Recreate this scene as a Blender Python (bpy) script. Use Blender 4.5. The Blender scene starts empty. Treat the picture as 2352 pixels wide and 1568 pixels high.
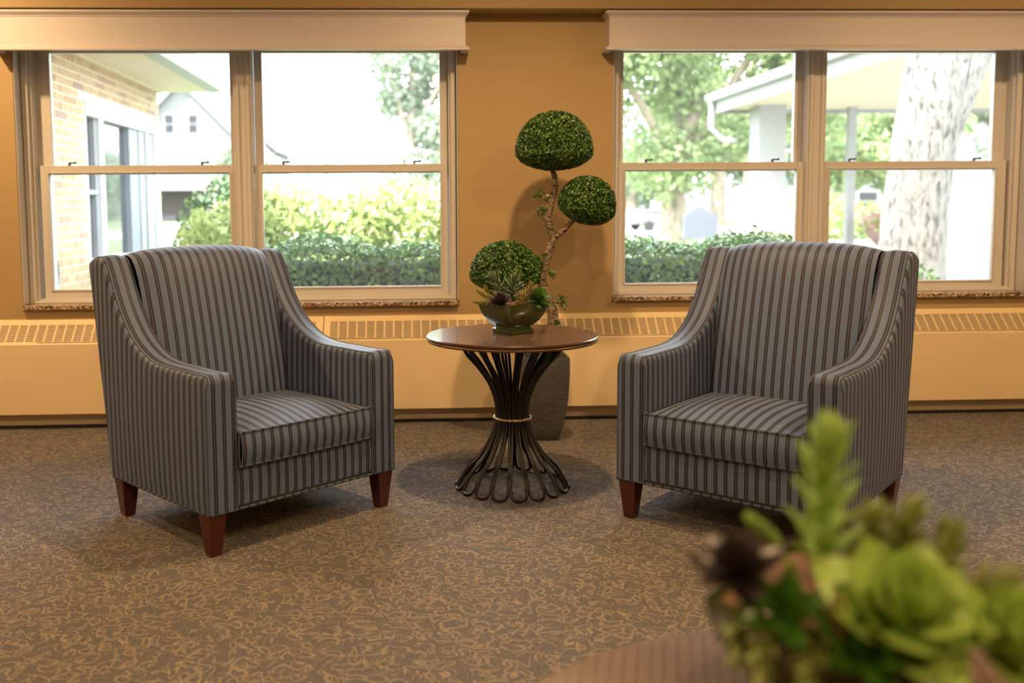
import bpy, bmesh, math, random
import numpy as np
from mathutils import Vector, Matrix, Euler

random.seed(7)
rng = np.random.default_rng(7)
scene = bpy.context.scene
COL = scene.collection
PI = math.pi

# ------------------------------------------------------------------ camera
YAW, PITCH, ROLL = math.radians(-2.456), math.radians(4.858), math.radians(-0.416)
cy_, sy_ = math.cos(YAW), math.sin(YAW)
fwd = Vector((-sy_ * math.cos(PITCH), cy_ * math.cos(PITCH), -math.sin(PITCH)))
rgt = Vector((cy_, sy_, 0))
upv = rgt.cross(fwd)
r2 = rgt * math.cos(ROLL) + upv * math.sin(ROLL)
u2 = -rgt * math.sin(ROLL) + upv * math.cos(ROLL)
cam_data = bpy.data.cameras.new('camera')
cam = bpy.data.objects.new('camera', cam_data)
COL.objects.link(cam)
m = Matrix((r2, u2, -fwd)).transposed().to_4x4()
m.translation = Vector((0, 0, 1.1123))
cam.matrix_world = m
cam_data.sensor_fit = 'HORIZONTAL'
cam_data.sensor_width = 36.0
cam_data.lens = 2196.12 / 2352 * 36.0
cam_data.shift_x = (1176 - 1042.55) / 2352
cam_data.shift_y = -(784 - 660.08) / 2352
cam_data.clip_start = 0.05
cam_data.clip_end = 400
cam_data.dof.use_dof = True
cam_data.dof.focus_distance = 3.45
cam_data.dof.aperture_fstop = 2.1
scene.camera = cam

# ------------------------------------------------------------------ world, sun, lamps, exposure
world = bpy.data.worlds.new('sky')
scene.world = world
world.use_nodes = True
wn = world.node_tree
wn.nodes['Background'].inputs[0].default_value = (0.86, 0.93, 1.0, 1)
wn.nodes['Background'].inputs[1].default_value = 12.0

def add_light(name, kind, loc, energy, color, rot=(0, 0, 0), **kw):
    d = bpy.data.lights.new(name, kind)
    d.energy = energy
    d.color = color
    for k, v in kw.items():
        setattr(d, k, v)
    o = bpy.data.objects.new(name, d)
    o.location = loc
    o.rotation_euler = rot
    COL.objects.link(o)
    return o

sun_dir = Vector((0.52, 0.40, -0.80)).normalized()      # travel direction of the sunlight
sun = add_light('sun', 'SUN', (-6, -4, 12), 18.0, (1.0, 0.95, 0.86), angle=math.radians(0.6))
sun.rotation_euler = sun_dir.to_track_quat('-Z', 'Y').to_euler()

WARM = (1.0, 0.64, 0.31)
LAMPS = [  # warm ceiling lamps of the room (above the frame)
    (0.45, 3.25, 50), (-2.45, 3.85, 62), (3.00, 3.35, 40),
    (-1.3, 1.2, 40), (1.7, 1.2, 46), (-3.2, 1.2, 26), (4.2, 1.6, 26), (0.3, -0.8, 34)]
for (lx, ly, le) in LAMPS:
    add_light('ceiling_downlight', 'SPOT', (lx, ly, 2.56), le * 2.75, WARM,
              spot_size=math.radians(180), spot_blend=0.70, shadow_soft_size=0.05)

scene.view_settings.view_transform = 'Standard'
scene.view_settings.look = 'None'
scene.view_settings.gamma = 1.0
scene.view_settings.use_curve_mapping = False
scene.view_settings.exposure = 0.0
scene.cycles.max_bounces = 8
scene.cycles.diffuse_bounces = 4
scene.cycles.transparent_max_bounces = 12
scene.cycles.sample_clamp_indirect = 6.0
scene.cycles.use_denoising = True

# ------------------------------------------------------------------ helpers
class MB:
    """collects polygons (with optional uv) and links them as one mesh object"""
    def __init__(s):
        s.v, s.f, s.uv = [], [], []
    def add(s, verts, faces, uvs=None):
        o = len(s.v)
        s.v += [tuple(p) for p in verts]
        s.f += [tuple(i + o for i in f) for f in faces]
        s.uv += [tuple(u) for u in uvs] if uvs is not None else [(0, 0)] * len(verts)
    def box(s, x0, x1, y0, y1, z0, z1):
        P = [(x, y, z) for x in (x0, x1) for y in (y0, y1) for z in (z0, z1)]
        F = [(0, 1, 3, 2), (4, 6, 7, 5), (0, 4, 5, 1), (2, 3, 7, 6), (0, 2, 6, 4), (1, 5, 7, 3)]
        s.add(P, F)
    def grid(s, P, uv=None, closed_u=False, closed_v=False, flip=False):
        n, mm = len(P), len(P[0])
        V = [p for row in P for p in row]
        U = [u for row in uv for u in row] if uv is not None else None
        F = []
        for i in range(n if closed_u else n - 1):
            for j in range(mm if closed_v else mm - 1):
                a, b = i * mm + j, i * mm + (j + 1) % mm
                c, d = ((i + 1) % n) * mm + (j + 1) % mm, ((i + 1) % n) * mm + j
                F.append((a, d, c, b) if flip else (a, b, c, d))
        s.add(V, F, U)
    def tube(s, pts, r, n=8, closed=False, caps=True, uscale=None):
        pts = [Vector(p) for p in pts]
        N = len(pts)
        rr = r if isinstance(r, (list, tuple)) else [r] * N
        rows, uvs = [], []
        nrm = None
        L = 0
        for i, p in enumerate(pts):
            a = pts[(i - 1) % N] if (closed or i > 0) else p
            b = pts[(i + 1) % N] if (closed or i < N - 1) else p
            t = (b - a).normalized()
            if nrm is None:
                q = Vector((0, 0, 1)) if abs(t.z) < 0.9 else Vector((1, 0, 0))
                nrm = (q - t * q.dot(t)).normalized()
            else:
                nrm = (nrm - t * nrm.dot(t)).normalized()
            bi = t.cross(nrm)
            if i > 0:
                L += (p - pts[i - 1]).length
            rows.append([p + (nrm * math.cos(2 * PI * k / n) + bi * math.sin(2 * PI * k / n)) * rr[i] for k in range(n)])
            uvs.append([(L, k / n) for k in range(n)])
        s.grid(rows, uvs, closed_u=closed, closed_v=True)
        if caps and not closed:
            o = len(s.v)
            s.add(rows[0], [tuple(range(n))])
            s.add(rows[-1], [tuple(reversed(range(n)))])
    def lathe(s, prof, n=32, cx=0, cy=0):
        rows = [[(cx + r * math.cos(2 * PI * k / n), cy + r * math.sin(2 * PI * k / n), z) for k in range(n)] for r, z in prof]
        s.grid(rows, closed_v=True)
    def build(s, name, mat, parent=None, smooth=False, bevel=0, seg=2, kind=None, angle=40):
        me = bpy.data.meshes.new(name)
        me.from_pydata(s.v, [], s.f)
        ul = me.uv_layers.new(name='UVMap')
        vi = np.empty(len(me.loops), dtype=np.int32)
        me.loops.foreach_get('vertex_index', vi)
        ul.data.foreach_set('uv', np.array(s.uv, dtype=np.float32)[vi].ravel())
        if bevel or smooth:
            b = bmesh.new()
            b.from_mesh(me)
            if smooth:
                bmesh.ops.remove_doubles(b, verts=b.verts, dist=1e-6)
            bmesh.ops.recalc_face_normals(b, faces=b.faces)
            if bevel:
                bmesh.ops.bevel(b, geom=list(b.edges), offset=bevel, segments=seg, affect='EDGES', profile=0.5, clamp_overlap=True)
            b.to_mesh(me)
            b.free()
        if smooth:
            me.shade_smooth()
            try:
                me.set_sharp_from_angle(angle=math.radians(angle))
            except Exception:
                pass
        me.materials.append(mat)
        return link(name, me, parent, kind)

def link(name, me, parent=None, kind=None):
    o = bpy.data.objects.new(name, me)
    COL.objects.link(o)
    if parent is not None:
        o.parent = parent
    if kind:
        o['kind'] = kind
    return o

def tag(o, label, cat, group=None):
    o['label'] = label
    o['category'] = cat
    if group:
        o['group'] = group
    return o

def empty(name, loc=(0, 0, 0), rz=0.0, parent=None):
    o = bpy.data.objects.new(name, None)
    o.empty_display_size = 0.1
    o.location = loc
    o.rotation_euler = (0, 0, rz)
    COL.objects.link(o)
    if parent is not None:
        o.parent = parent
    return o

def structure(o):
    o['kind'] = 'structure'
    return o

def lerp(a, b, t):
    return a + (b - a) * t

def spline(pts, n):
    """Catmull-Rom through pts, n samples per span"""
    P = [Vector(p) for p in pts]
    P = [P[0] * 2 - P[1]] + P + [P[-1] * 2 - P[-2]]
    out = []
    for i in range(1, len(P) - 2):
        for k in range(n):
            t = k / n
            a, b, c, d = P[i - 1], P[i], P[i + 1], P[i + 2]
            out.append(0.5 * (2 * b + (c - a) * t + (2 * a - 5 * b + 4 * c - d) * t * t + (3 * b - a - 3 * c + d) * t ** 3))
    out.append(P[-2].copy())
    return out

# ------------------------------------------------------------------ materials
class NT:
    def __init__(s, name):
        s.m = bpy.data.materials.new(name)
        s.m.use_nodes = True
        s.t = s.m.node_tree
        s.b = s.t.nodes['Principled BSDF']
    def n(s, t, **kw):
        nd = s.t.nodes.new(t)
        for k, v in kw.items():
            setattr(nd, k, v)
        return nd
    def l(s, a, b):
        s.t.links.new(a, b)
    def math(s, op, a, b=None, c=None):
        nd = s.n('ShaderNodeMath', operation=op)
        for i, x in enumerate((a, b, c)):
            if x is None:
                continue
            if isinstance(x, (int, float)):
                nd.inputs[i].default_value = x
            else:
                s.l(x, nd.inputs[i])
        return nd.outputs[0]
    def mix(s, f, a, b, blend='MIX'):
        nd = s.n('ShaderNodeMix', data_type='RGBA', blend_type=blend)
        for sock, x in ((nd.inputs[0], f), (nd.inputs[6], a), (nd.inputs[7], b)):
            if isinstance(x, (int, float)):
                sock.default_value = x
            elif isinstance(x, (tuple, list)):
                sock.default_value = (*x[:3], 1)
            else:
                s.l(x, sock)
        return nd.outputs[2]
    def noise(s, vec, scale, detail=2.0, rough=0.5, dist=0.0):
        nd = s.n('ShaderNodeTexNoise')
        nd.inputs['Scale'].default_value = scale
        nd.inputs['Detail'].default_value = detail
        nd.inputs['Roughness'].default_value = rough
        nd.inputs['Distortion'].default_value = dist
        if vec is not None:
            s.l(vec, nd.inputs['Vector'])
        return nd.outputs['Fac']
    def ramp(s, f, stops):
        nd = s.n('ShaderNodeValToRGB')
        e = nd.color_ramp.elements
        while len(e) < len(stops):
            e.new(0.5)
        for el, (p, c) in zip(e, stops):
            el.position = p
            el.color = (*c, 1)
        s.l(f, nd.inputs[0])
        return nd.outputs[0]
    def bump(s, h, strength=0.3, dist=0.01):
        nd = s.n('ShaderNodeBump')
        nd.inputs['Strength'].default_value = strength
        nd.inputs['Distance'].default_value = dist
        s.l(h, nd.inputs['Height'])
        s.l(nd.outputs[0], s.b.inputs['Normal'])
    def set(s, color=None, rough=0.5, metal=0.0, spec=None, coat=None):
        if color is not None:
            if isinstance(color, (tuple, list)):
                s.b.inputs['Base Color'].default_value = (*color[:3], 1)
            else:
                s.l(color, s.b.inputs['Base Color'])
        s.b.inputs['Roughness'].default_value = rough
        s.b.inputs['Metallic'].default_value = metal
        if spec is not None:
            s.b.inputs['Specular IOR Level'].default_value = spec
        if coat is not None:
            s.b.inputs['Coat Weight'].default_value = coat
            s.b.inputs['Coat Roughness'].default_value = 0.08
        return s.m
    def obj(s):
        return s.n('ShaderNodeTexCoord').outputs['Object']
    def uv(s):
        return s.n('ShaderNodeTexCoord').outputs['UV']
    def pos(s):
        return s.n('ShaderNodeNewGeometry').outputs['Position']

def plain(name, color, rough=0.5, metal=0.0, var=0.08, scale=20, bump=0.0, coat=None, spec=None):
    t = NT(name)
    f = t.noise(t.obj(), scale, 3)
    a = tuple(max(0, c * (1 - var)) for c in color)
    b = tuple(min(1, c * (1 + var)) for c in color)
    col = t.mix(f, a, b)
    if bump:
        t.bump(t.noise(t.obj(), scale * 8, 3), bump, 0.003)
    return t.set(col, rough, metal, coat=coat, spec=spec)

def leafy(name, c0, c1, rough=0.45, trans=0.0, c2=None):
    t = NT(name)
    g = t.n('ShaderNodeNewGeometry')
    stops = [(0.0, c0), (1.0, c1)] if c2 is None else [(0.0, c0), (0.75, c1), (1.0, c2)]
    col = t.ramp(g.outputs['Random Per Island'], stops)
    t.set(col, rough)
    if trans:
        tr = t.n('ShaderNodeBsdfTranslucent')
        t.l(col, tr.inputs[0])
        mx = t.n('ShaderNodeMixShader')
        mx.inputs[0].default_value = trans
        t.l(t.b.outputs[0], mx.inputs[1])
        t.l(tr.outputs[0], mx.inputs[2])
        t.l(mx.outputs[0], t.t.nodes['Material Output'].inputs[0])
    return t.m

def mat_stripe():
    t = NT('striped_upholstery')
    sep = t.n('ShaderNodeSeparateXYZ')
    t.l(t.uv(), sep.inputs[0])
    wob = t.math('MULTIPLY', t.math('SUBTRACT', t.noise(t.obj(), 9, 1), 0.5), 0.002)
    u = t.math('ADD', sep.outputs[0], wob)
    P = 0.0352
    f = t.math('ABSOLUTE', t.math('SUBTRACT', t.math('FRACT', t.math('DIVIDE', u, P)), 0.5))
    d = t.math('MULTIPLY', f, P)
    dark = t.math('MULTIPLY', t.math('GREATER_THAN', d, 0.0010), t.math('LESS_THAN', d, 0.0068))
    gold = t.math('LESS_THAN', d, 0.0006)
    weave = t.noise(t.obj(), 700, 2, 0.7)
    big = t.noise(t.obj(), 6, 2)
    base = t.mix(weave, (0.052, 0.088, 0.178), (0.146, 0.202, 0.370))
    base = t.mix(t.math('MULTIPLY', big, 0.35), base, (0.095, 0.118, 0.180))
    c = t.mix(gold, base, (0.13, 0.092, 0.05))
    c = t.mix(dark, c, t.mix(weave, (0.004, 0.006, 0.017), (0.017, 0.021, 0.048)))
    t.bump(weave, 0.25, 0.001)
    m_ = t.set(c, 0.60, spec=0.5)
    t.b.inputs['Sheen Weight'].default_value = 0.06
    t.b.inputs['Sheen Roughness'].default_value = 0.4
    return m_

def mat_welt():
    t = NT('welt_cord')
    sep = t.n('ShaderNodeSeparateXYZ')
    t.l(t.uv(), sep.inputs[0])
    f = t.math('FRACT', t.math('DIVIDE', sep.outputs[0], 0.035))
    dark = t.math('LESS_THAN', f, 0.28)
    c = t.mix(dark, (0.075, 0.10, 0.14), (0.022, 0.025, 0.038))
    return t.set(c, 0.85, spec=0.2)

def mat_carpet():
    t = NT('scroll_carpet')
    p = t.pos()
    warp = t.n('ShaderNodeTexNoise')
    warp.inputs['Scale'].default_value = 14
    warp.inputs['Detail'].default_value = 1
    t.l(p, warp.inputs['Vector'])
    va = t.n('ShaderNodeVectorMath', operation='MULTIPLY_ADD')
    t.l(warp.outputs['Color'], va.inputs[0])
    va.inputs[1].default_value = (0.07, 0.07, 0.0)
    t.l(p, va.inputs[2])
    flat = t.n('ShaderNodeVectorMath', operation='MULTIPLY')
    t.l(va.outputs[0], flat.inputs[0])
    flat.inputs[1].default_value = (1, 1, 0)
    v = flat.outputs[0]
    fine = t.noise(p, 330, 3, 0.7)
    # curls: open rings around scattered centres, and thin tendrils between them
    rough = t.math('MULTIPLY', t.math('SUBTRACT', fine, 0.5), 0.42)
    n2 = t.noise(v, 21, 0.5)
    parts = []
    for k, (sc, rad, wid, lo) in enumerate(((15.5, 0.34, 0.048, 0.45), (21.0, 0.30, 0.060, 0.49))):
        off = t.n('ShaderNodeVectorMath', operation='ADD')
        t.l(v, off.inputs[0])
        off.inputs[1].default_value = (k * 3.37, k * 1.91, 0)
        st_ = t.n('ShaderNodeVectorMath', operation='MULTIPLY')
        t.l(off.outputs[0], st_.inputs[0])
        st_.inputs[1].default_value = (1.0, 1.25, 1.0) if k == 0 else (1.3, 0.95, 1.0)
        vo = t.n('ShaderNodeTexVoronoi')
        vo.voronoi_dimensions = '2D'
        vo.inputs['Scale'].default_value = sc
        t.l(st_.outputs[0], vo.inputs['Vector'])
        dd = t.math('ABSOLUTE', t.math('SUBTRACT', vo.outputs['Distance'], rad))
        dd = t.math('ADD', dd, rough)
        nn = n2 if k == 0 else t.math('SUBTRACT', 1.0, n2)
        parts.append(t.math('MULTIPLY', t.math('LESS_THAN', dd, wid), t.math('GREATER_THAN', nn, lo)))
    n3 = t.noise(v, 15, 0.5, 0.5, 0.6)
    ring2 = t.math('ABSOLUTE', t.math('SUBTRACT', t.math('FRACT', t.math('MULTIPLY', n3, 7.0)), 0.5))
    ring2 = t.math('ADD', ring2, t.math('MULTIPLY', rough, 1.1))
    n4 = t.noise(v, 30, 0.5)
    tend = t.math('MULTIPLY', t.math('LESS_THAN', ring2, 0.055), t.math('GREATER_THAN', n4, 0.46))
    st = t.math('MAXIMUM', t.math('MAXIMUM', parts[0], parts[1]), tend)
    speck = t.noise(p, 210, 2, 0.8)
    ground = t.ramp(speck, [(0.30, (0.024, 0.030, 0.050)), (0.46, (0.105, 0.102, 0.108)), (0.62, (0.200, 0.180, 0.162))])
    tan = t.ramp(fine, [(0.3, (0.19, 0.155, 0.118)), (0.7, (0.46, 0.38, 0.285))])
    c = t.mix(t.math('MULTIPLY', st, 0.85), ground, tan)
    h = t.math('ADD', t.math('MULTIPLY', st, 0.4), fine)
    t.bump(h, 0.55, 0.004)
    return t.set(c, 0.95, spec=0.1)

def mat_wood_top():
    t = NT('crosshatched_wood_top')
    o = t.obj()
    sep = t.n('ShaderNodeSeparateXYZ')
    t.l(o, sep.inputs[0])
    lines = []
    for ang, per in ((-0.263, 0.0145), (0.40, 0.0145)):
        a = t.math('ADD', t.math('MULTIPLY', sep.outputs[0], math.cos(ang) / per), t.math('MULTIPLY', sep.outputs[1], math.sin(ang) / per))
        fr = t.math('ABSOLUTE', t.math('SUBTRACT', t.math('FRACT', a), 0.5))
        lines.append(t.math('LESS_THAN', fr, 0.085))
    groove = t.math('MAXIMUM', lines[0], lines[1])
    sn = t.n('ShaderNodeSeparateXYZ')
    t.l(t.n('ShaderNodeNewGeometry').outputs['Normal'], sn.inputs[0])
    groove = t.math('MULTIPLY', groove, t.math('GREATER_THAN', sn.outputs[2], 0.9))
    g = t.noise(o, 30, 4, 0.6, 1.0)
    c = t.mix(g, (0.050, 0.024, 0.014), (0.105, 0.050, 0.027))
    c = t.mix(t.math('MULTIPLY', groove, 0.30), c, (0.52, 0.42, 0.37))  # pale tint paints the glint of light along the grooves
    t.bump(groove, 0.5, 0.002)
    return t.set(c, 0.25, coat=0.5)

def mat_granite():
    t = NT('speckled_granite')
    v = t.n('ShaderNodeTexVoronoi')
    v.inputs['Scale'].default_value = 130
    t.l(t.obj(), v.inputs['Vector'])
    c1 = t.ramp(v.outputs['Color'], [(0.15, (0.03, 0.02, 0.015)), (0.4, (0.30, 0.19, 0.11)), (0.7, (0.55, 0.42, 0.28)), (0.95, (0.75, 0.65, 0.5))])
    n = t.noise(t.obj(), 45, 4, 0.7)
    c = t.mix(t.math('GREATER_THAN', n, 0.56), c1, (0.07, 0.045, 0.03))
    return t.set(c, 0.25)

def mat_bark(name, c0, c1, sc=30, stretch=(1, 1, 3), sh=0.0):
    t = NT(name)
    mp = t.n('ShaderNodeMapping')
    mp.inputs['Scale'].default_value = stretch
    t.l(t.obj(), mp.inputs[0])
    n = t.noise(mp.outputs[0], sc, 5, 0.65, 0.4)
    c = t.ramp(n, [(0.33 + sh, c0), (0.43 + sh, tuple(lerp(a, b, .6) for a, b in zip(c0, c1))), (0.56 + sh, c1)])
    t.bump(n, 1.0, 0.02 if sc < 20 else 0.008)
    return t.set(c, 0.85)

def mat_planter():
    t = NT('ribbed_grey_planter')
    mp = t.n('ShaderNodeMapping')
    mp.inputs['Scale'].default_value = (1, 1, 9)
    t.l(t.obj(), mp.inputs[0])
    n = t.noise(mp.outputs[0], 26, 5, 0.7)
    c = t.ramp(n, [(0.3, (0.035, 0.033, 0.035)), (0.65, (0.115, 0.105, 0.10))])
    t.bump(n, 0.6, 0.006)
    return t.set(c, 0.75)

def mat_glass():
    t = NT('window_glass')
    tr = t.n('ShaderNodeBsdfTransparent')
    tr.inputs[0].default_value = (0.985, 0.995, 0.99, 1)
    gl = t.n('ShaderNodeBsdfGlossy')
    gl.inputs['Roughness'].default_value = 0.0
    fr = t.n('ShaderNodeFresnel')
    fr.inputs[0].default_value = 1.35
    mx = t.n('ShaderNodeMixShader')
    du = t.n('ShaderNodeBsdfTranslucent')
    dm = t.n('ShaderNodeMixShader')
    dm.inputs[0].default_value = 0.018  # faint translucent white added as a veil of glare over the outdoors
    t.l(tr.outputs[0], dm.inputs[1])
    t.l(du.outputs[0], dm.inputs[2])
    t.l(fr.outputs[0], mx.inputs[0])
    t.l(dm.outputs[0], mx.inputs[1])
    t.l(gl.outputs[0], mx.inputs[2])
    t.l(mx.outputs[0], t.t.nodes['Material Output'].inputs[0])
    return t.m

def mat_brick():
    t = NT('buff_brick')
    oi = t.n('ShaderNodeObjectInfo')
    c = t.ramp(oi.outputs['Random'], [(0.0, (0.33, 0.20, 0.115)), (0.12, (0.43, 0.295, 0.17)), (0.6, (0.46, 0.33, 0.20)), (0.82, (0.42, 0.26, 0.155)), (0.94, (0.37, 0.21, 0.145)), (1.0, (0.28, 0.18, 0.15))])
    n = t.noise(t.obj(), 40, 4, 0.6)
    c = t.mix(t.math('MULTIPLY', n, 0.3), c, (0.50, 0.41, 0.29))
    t.bump(n, 0.3, 0.004)
    return t.set(c, 0.85)

def mat_wall():
    t = NT('cream_wall_paint')
    n = t.noise(t.obj(), 2.5, 2)
    c = t.mix(n, (0.405, 0.285, 0.136), (0.435, 0.305, 0.146))
    t.bump(t.noise(t.obj(), 420, 2), 0.06, 0.001)
    return t.set(c, 0.6)

M = {}
M['wall'] = mat_wall()
M['ceiling'] = plain('ceiling_paint', (0.74, 0.62, 0.42), 0.8, var=0.02)
M['valance'] = plain('valance_paint', (0.615, 0.575, 0.585), 0.45, var=0.02, scale=4)
M['trim'] = plain('window_frame_paint', (0.60, 0.575, 0.55), 0.4, var=0.02, scale=5)
M['heater'] = plain('heater_enamel', (0.78, 0.62, 0.37), 0.42, var=0.02, scale=4)
M['slot'] = plain('heater_dark_inside', (0.10, 0.075, 0.05), 0.8)
M['skirt'] = plain('skirting_paint', (0.58, 0.48, 0.33), 0.6, var=0.04)
M['gap'] = plain('gap_shade_black', (0.02, 0.02, 0.022), 0.7)  # black standing for the shade in the gap under the skirting
M['carpet'] = mat_carpet()
M['stripe'] = mat_stripe()
M['welt'] = mat_welt()
M['armwelt'] = plain('arm_seam_cord', (0.055, 0.065, 0.085), 0.85)
M['under'] = plain('black_dust_cloth', (0.02, 0.02, 0.02), 0.9)
M['leg'] = plain('red_stained_wood', (0.070, 0.012, 0.005), 0.32, var=0.35, scale=18, coat=0.3)
M['top'] = mat_wood_top()
M['rim'] = plain('worn_bronze_rim', (0.19, 0.105, 0.042), 0.38, 0.55, var=0.4, scale=40)
M['iron'] = plain('dark_forged_iron', (0.012, 0.011, 0.011), 0.34, 0.3, var=0.3, scale=30)
M['ring'] = plain('twisted_brass', (0.50, 0.36, 0.18), 0.3, 0.9, var=0.3, scale=60)
M['granite'] = mat_granite()
M['glass'] = mat_glass()
M['latch'] = plain('dark_latch', (0.03, 0.028, 0.025), 0.4)
M['planter'] = mat_planter()
M['birch'] = mat_bark('topiary_bark', (0.06, 0.032, 0.018), (0.50, 0.385, 0.26), 60, (1, 1, 2.4), 0.10)
M['topiary'] = leafy('boxwood_leaf', (0.012, 0.045, 0.010), (0.075, 0.19, 0.030), 0.36, 0.0, (0.22, 0.33, 0.07))
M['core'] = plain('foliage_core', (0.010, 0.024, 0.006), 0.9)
M['soil'] = plain('brown_moss', (0.16, 0.085, 0.04), 0.95, var=0.5, scale=60, bump=0.6)
M['bowl'] = plain('olive_glaze', (0.036, 0.056, 0.008), 0.12, var=0.25, scale=14, coat=0.6)
M['suc_green'] = leafy('senecio_leaf', (0.05, 0.10, 0.05), (0.17, 0.24, 0.13), 0.45)
M['suc_dark'] = leafy('purple_black_leaf', (0.018, 0.012, 0.015), (0.085, 0.062, 0.066), 0.3)
M['suc_yellow'] = leafy('golden_sedum', (0.14, 0.15, 0.03), (0.36, 0.33, 0.09), 0.5)
M['suc_spike'] = leafy('spiky_aloe', (0.24, 0.20, 0.07), (0.42, 0.27, 0.15), 0.5)
M['suc_emerald'] = leafy('emerald_leaf', (0.02, 0.08, 0.008), (0.10, 0.24, 0.02), 0.3)
M['suc_lime'] = leafy('lime_rosette_leaf', (0.30, 0.50, 0.08), (0.56, 0.72, 0.20), 0.4, 0.25)
M['suc_fresh'] = leafy('fresh_sedum_leaf', (0.34, 0.56, 0.15), (0.62, 0.80, 0.32), 0.4, 0.4)
M['suc_olive'] = leafy('olive_leaf', (0.17, 0.24, 0.06), (0.42, 0.48, 0.16), 0.5, 0.2)
M['orange'] = plain('amber_stem', (0.55, 0.25, 0.05), 0.5)

# ================================================================== ROOM SHELL
YW = 4.95
RX0, RX1, RY0, RZ1 = -4.2, 5.6, -2.6, 2.62
WIN = [(-1.992, 0.240, 0.600, 1.985), (1.042, 3.262, 0.612, 1.985)]

b = MB(); b.box(RX0, RX1, RY0, 5.2, -0.12, 0.0)
structure(b.build('floor', M['carpet']))
b = MB(); b.box(RX0, RX1, RY0, 5.2, RZ1, RZ1 + 0.1)
structure(b.build('ceiling', M['ceiling']))
b = MB()
xs = [RX0, WIN[0][0], WIN[0][1], WIN[1][0], WIN[1][1], RX1]
for i in range(5):
    if i in (1, 3):
        w = WIN[(i - 1) // 2]
        b.box(xs[i], xs[i + 1], YW, 5.2, 0.0, w[2]); b.box(xs[i], xs[i + 1], YW, 5.2, w[3], RZ1)
    else:
        b.box(xs[i], xs[i + 1], YW, 5.2, 0.0, RZ1)
structure(b.build('wall_back', M['wall']))
b = MB(); b.box(RX0 - 0.15, RX0, RY0, 5.2, 0, RZ1); structure(b.build('wall_left', M['wall']))
b = MB(); b.box(RX1, RX1 + 0.15, RY0, 5.2, 0, RZ1); structure(b.build('wall_right', M['wall']))
b = MB(); b.box(RX0, RX1, RY0 - 0.15, RY0, 0, RZ1); structure(b.build('wall_front', M['wall']))
b = MB(); b.box(RX0, RX1, 4.815, YW, 2.085, RZ1)
o = structure(b.build('trim_1', M['wall'], bevel=0.004))
o['label'] = 'dropped soffit beam running above both window valances'
b = MB(); b.box(RX0, RX1, 4.895, YW, 0.012, 0.085)
structure(b.build('baseboard_back', M['skirt'], bevel=0.003))
b = MB(); b.box(RX0, RX1, 4.885, 4.90, 0.0, 0.014)
structure(b.build('skirting_gap_shade', M['gap']))  # dark strip put where only shade shows beneath the skirting

# ---------------------------------------------------------------- windows
def frame_ring(mb, x0, x1, z0, z1, wl, wr, wb, wt, y0, y1):
    mb.box(x0, x0 + wl, y0, y1, z0, z1)
    mb.box(x1 - wr, x1, y0, y1, z0, z1)
    mb.box(x0 + wl, x1 - wr, y0, y1, z0, z0 + wb)
    mb.box(x0 + wl, x1 - wr, y0, y1, z1 - wt, z1)

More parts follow.
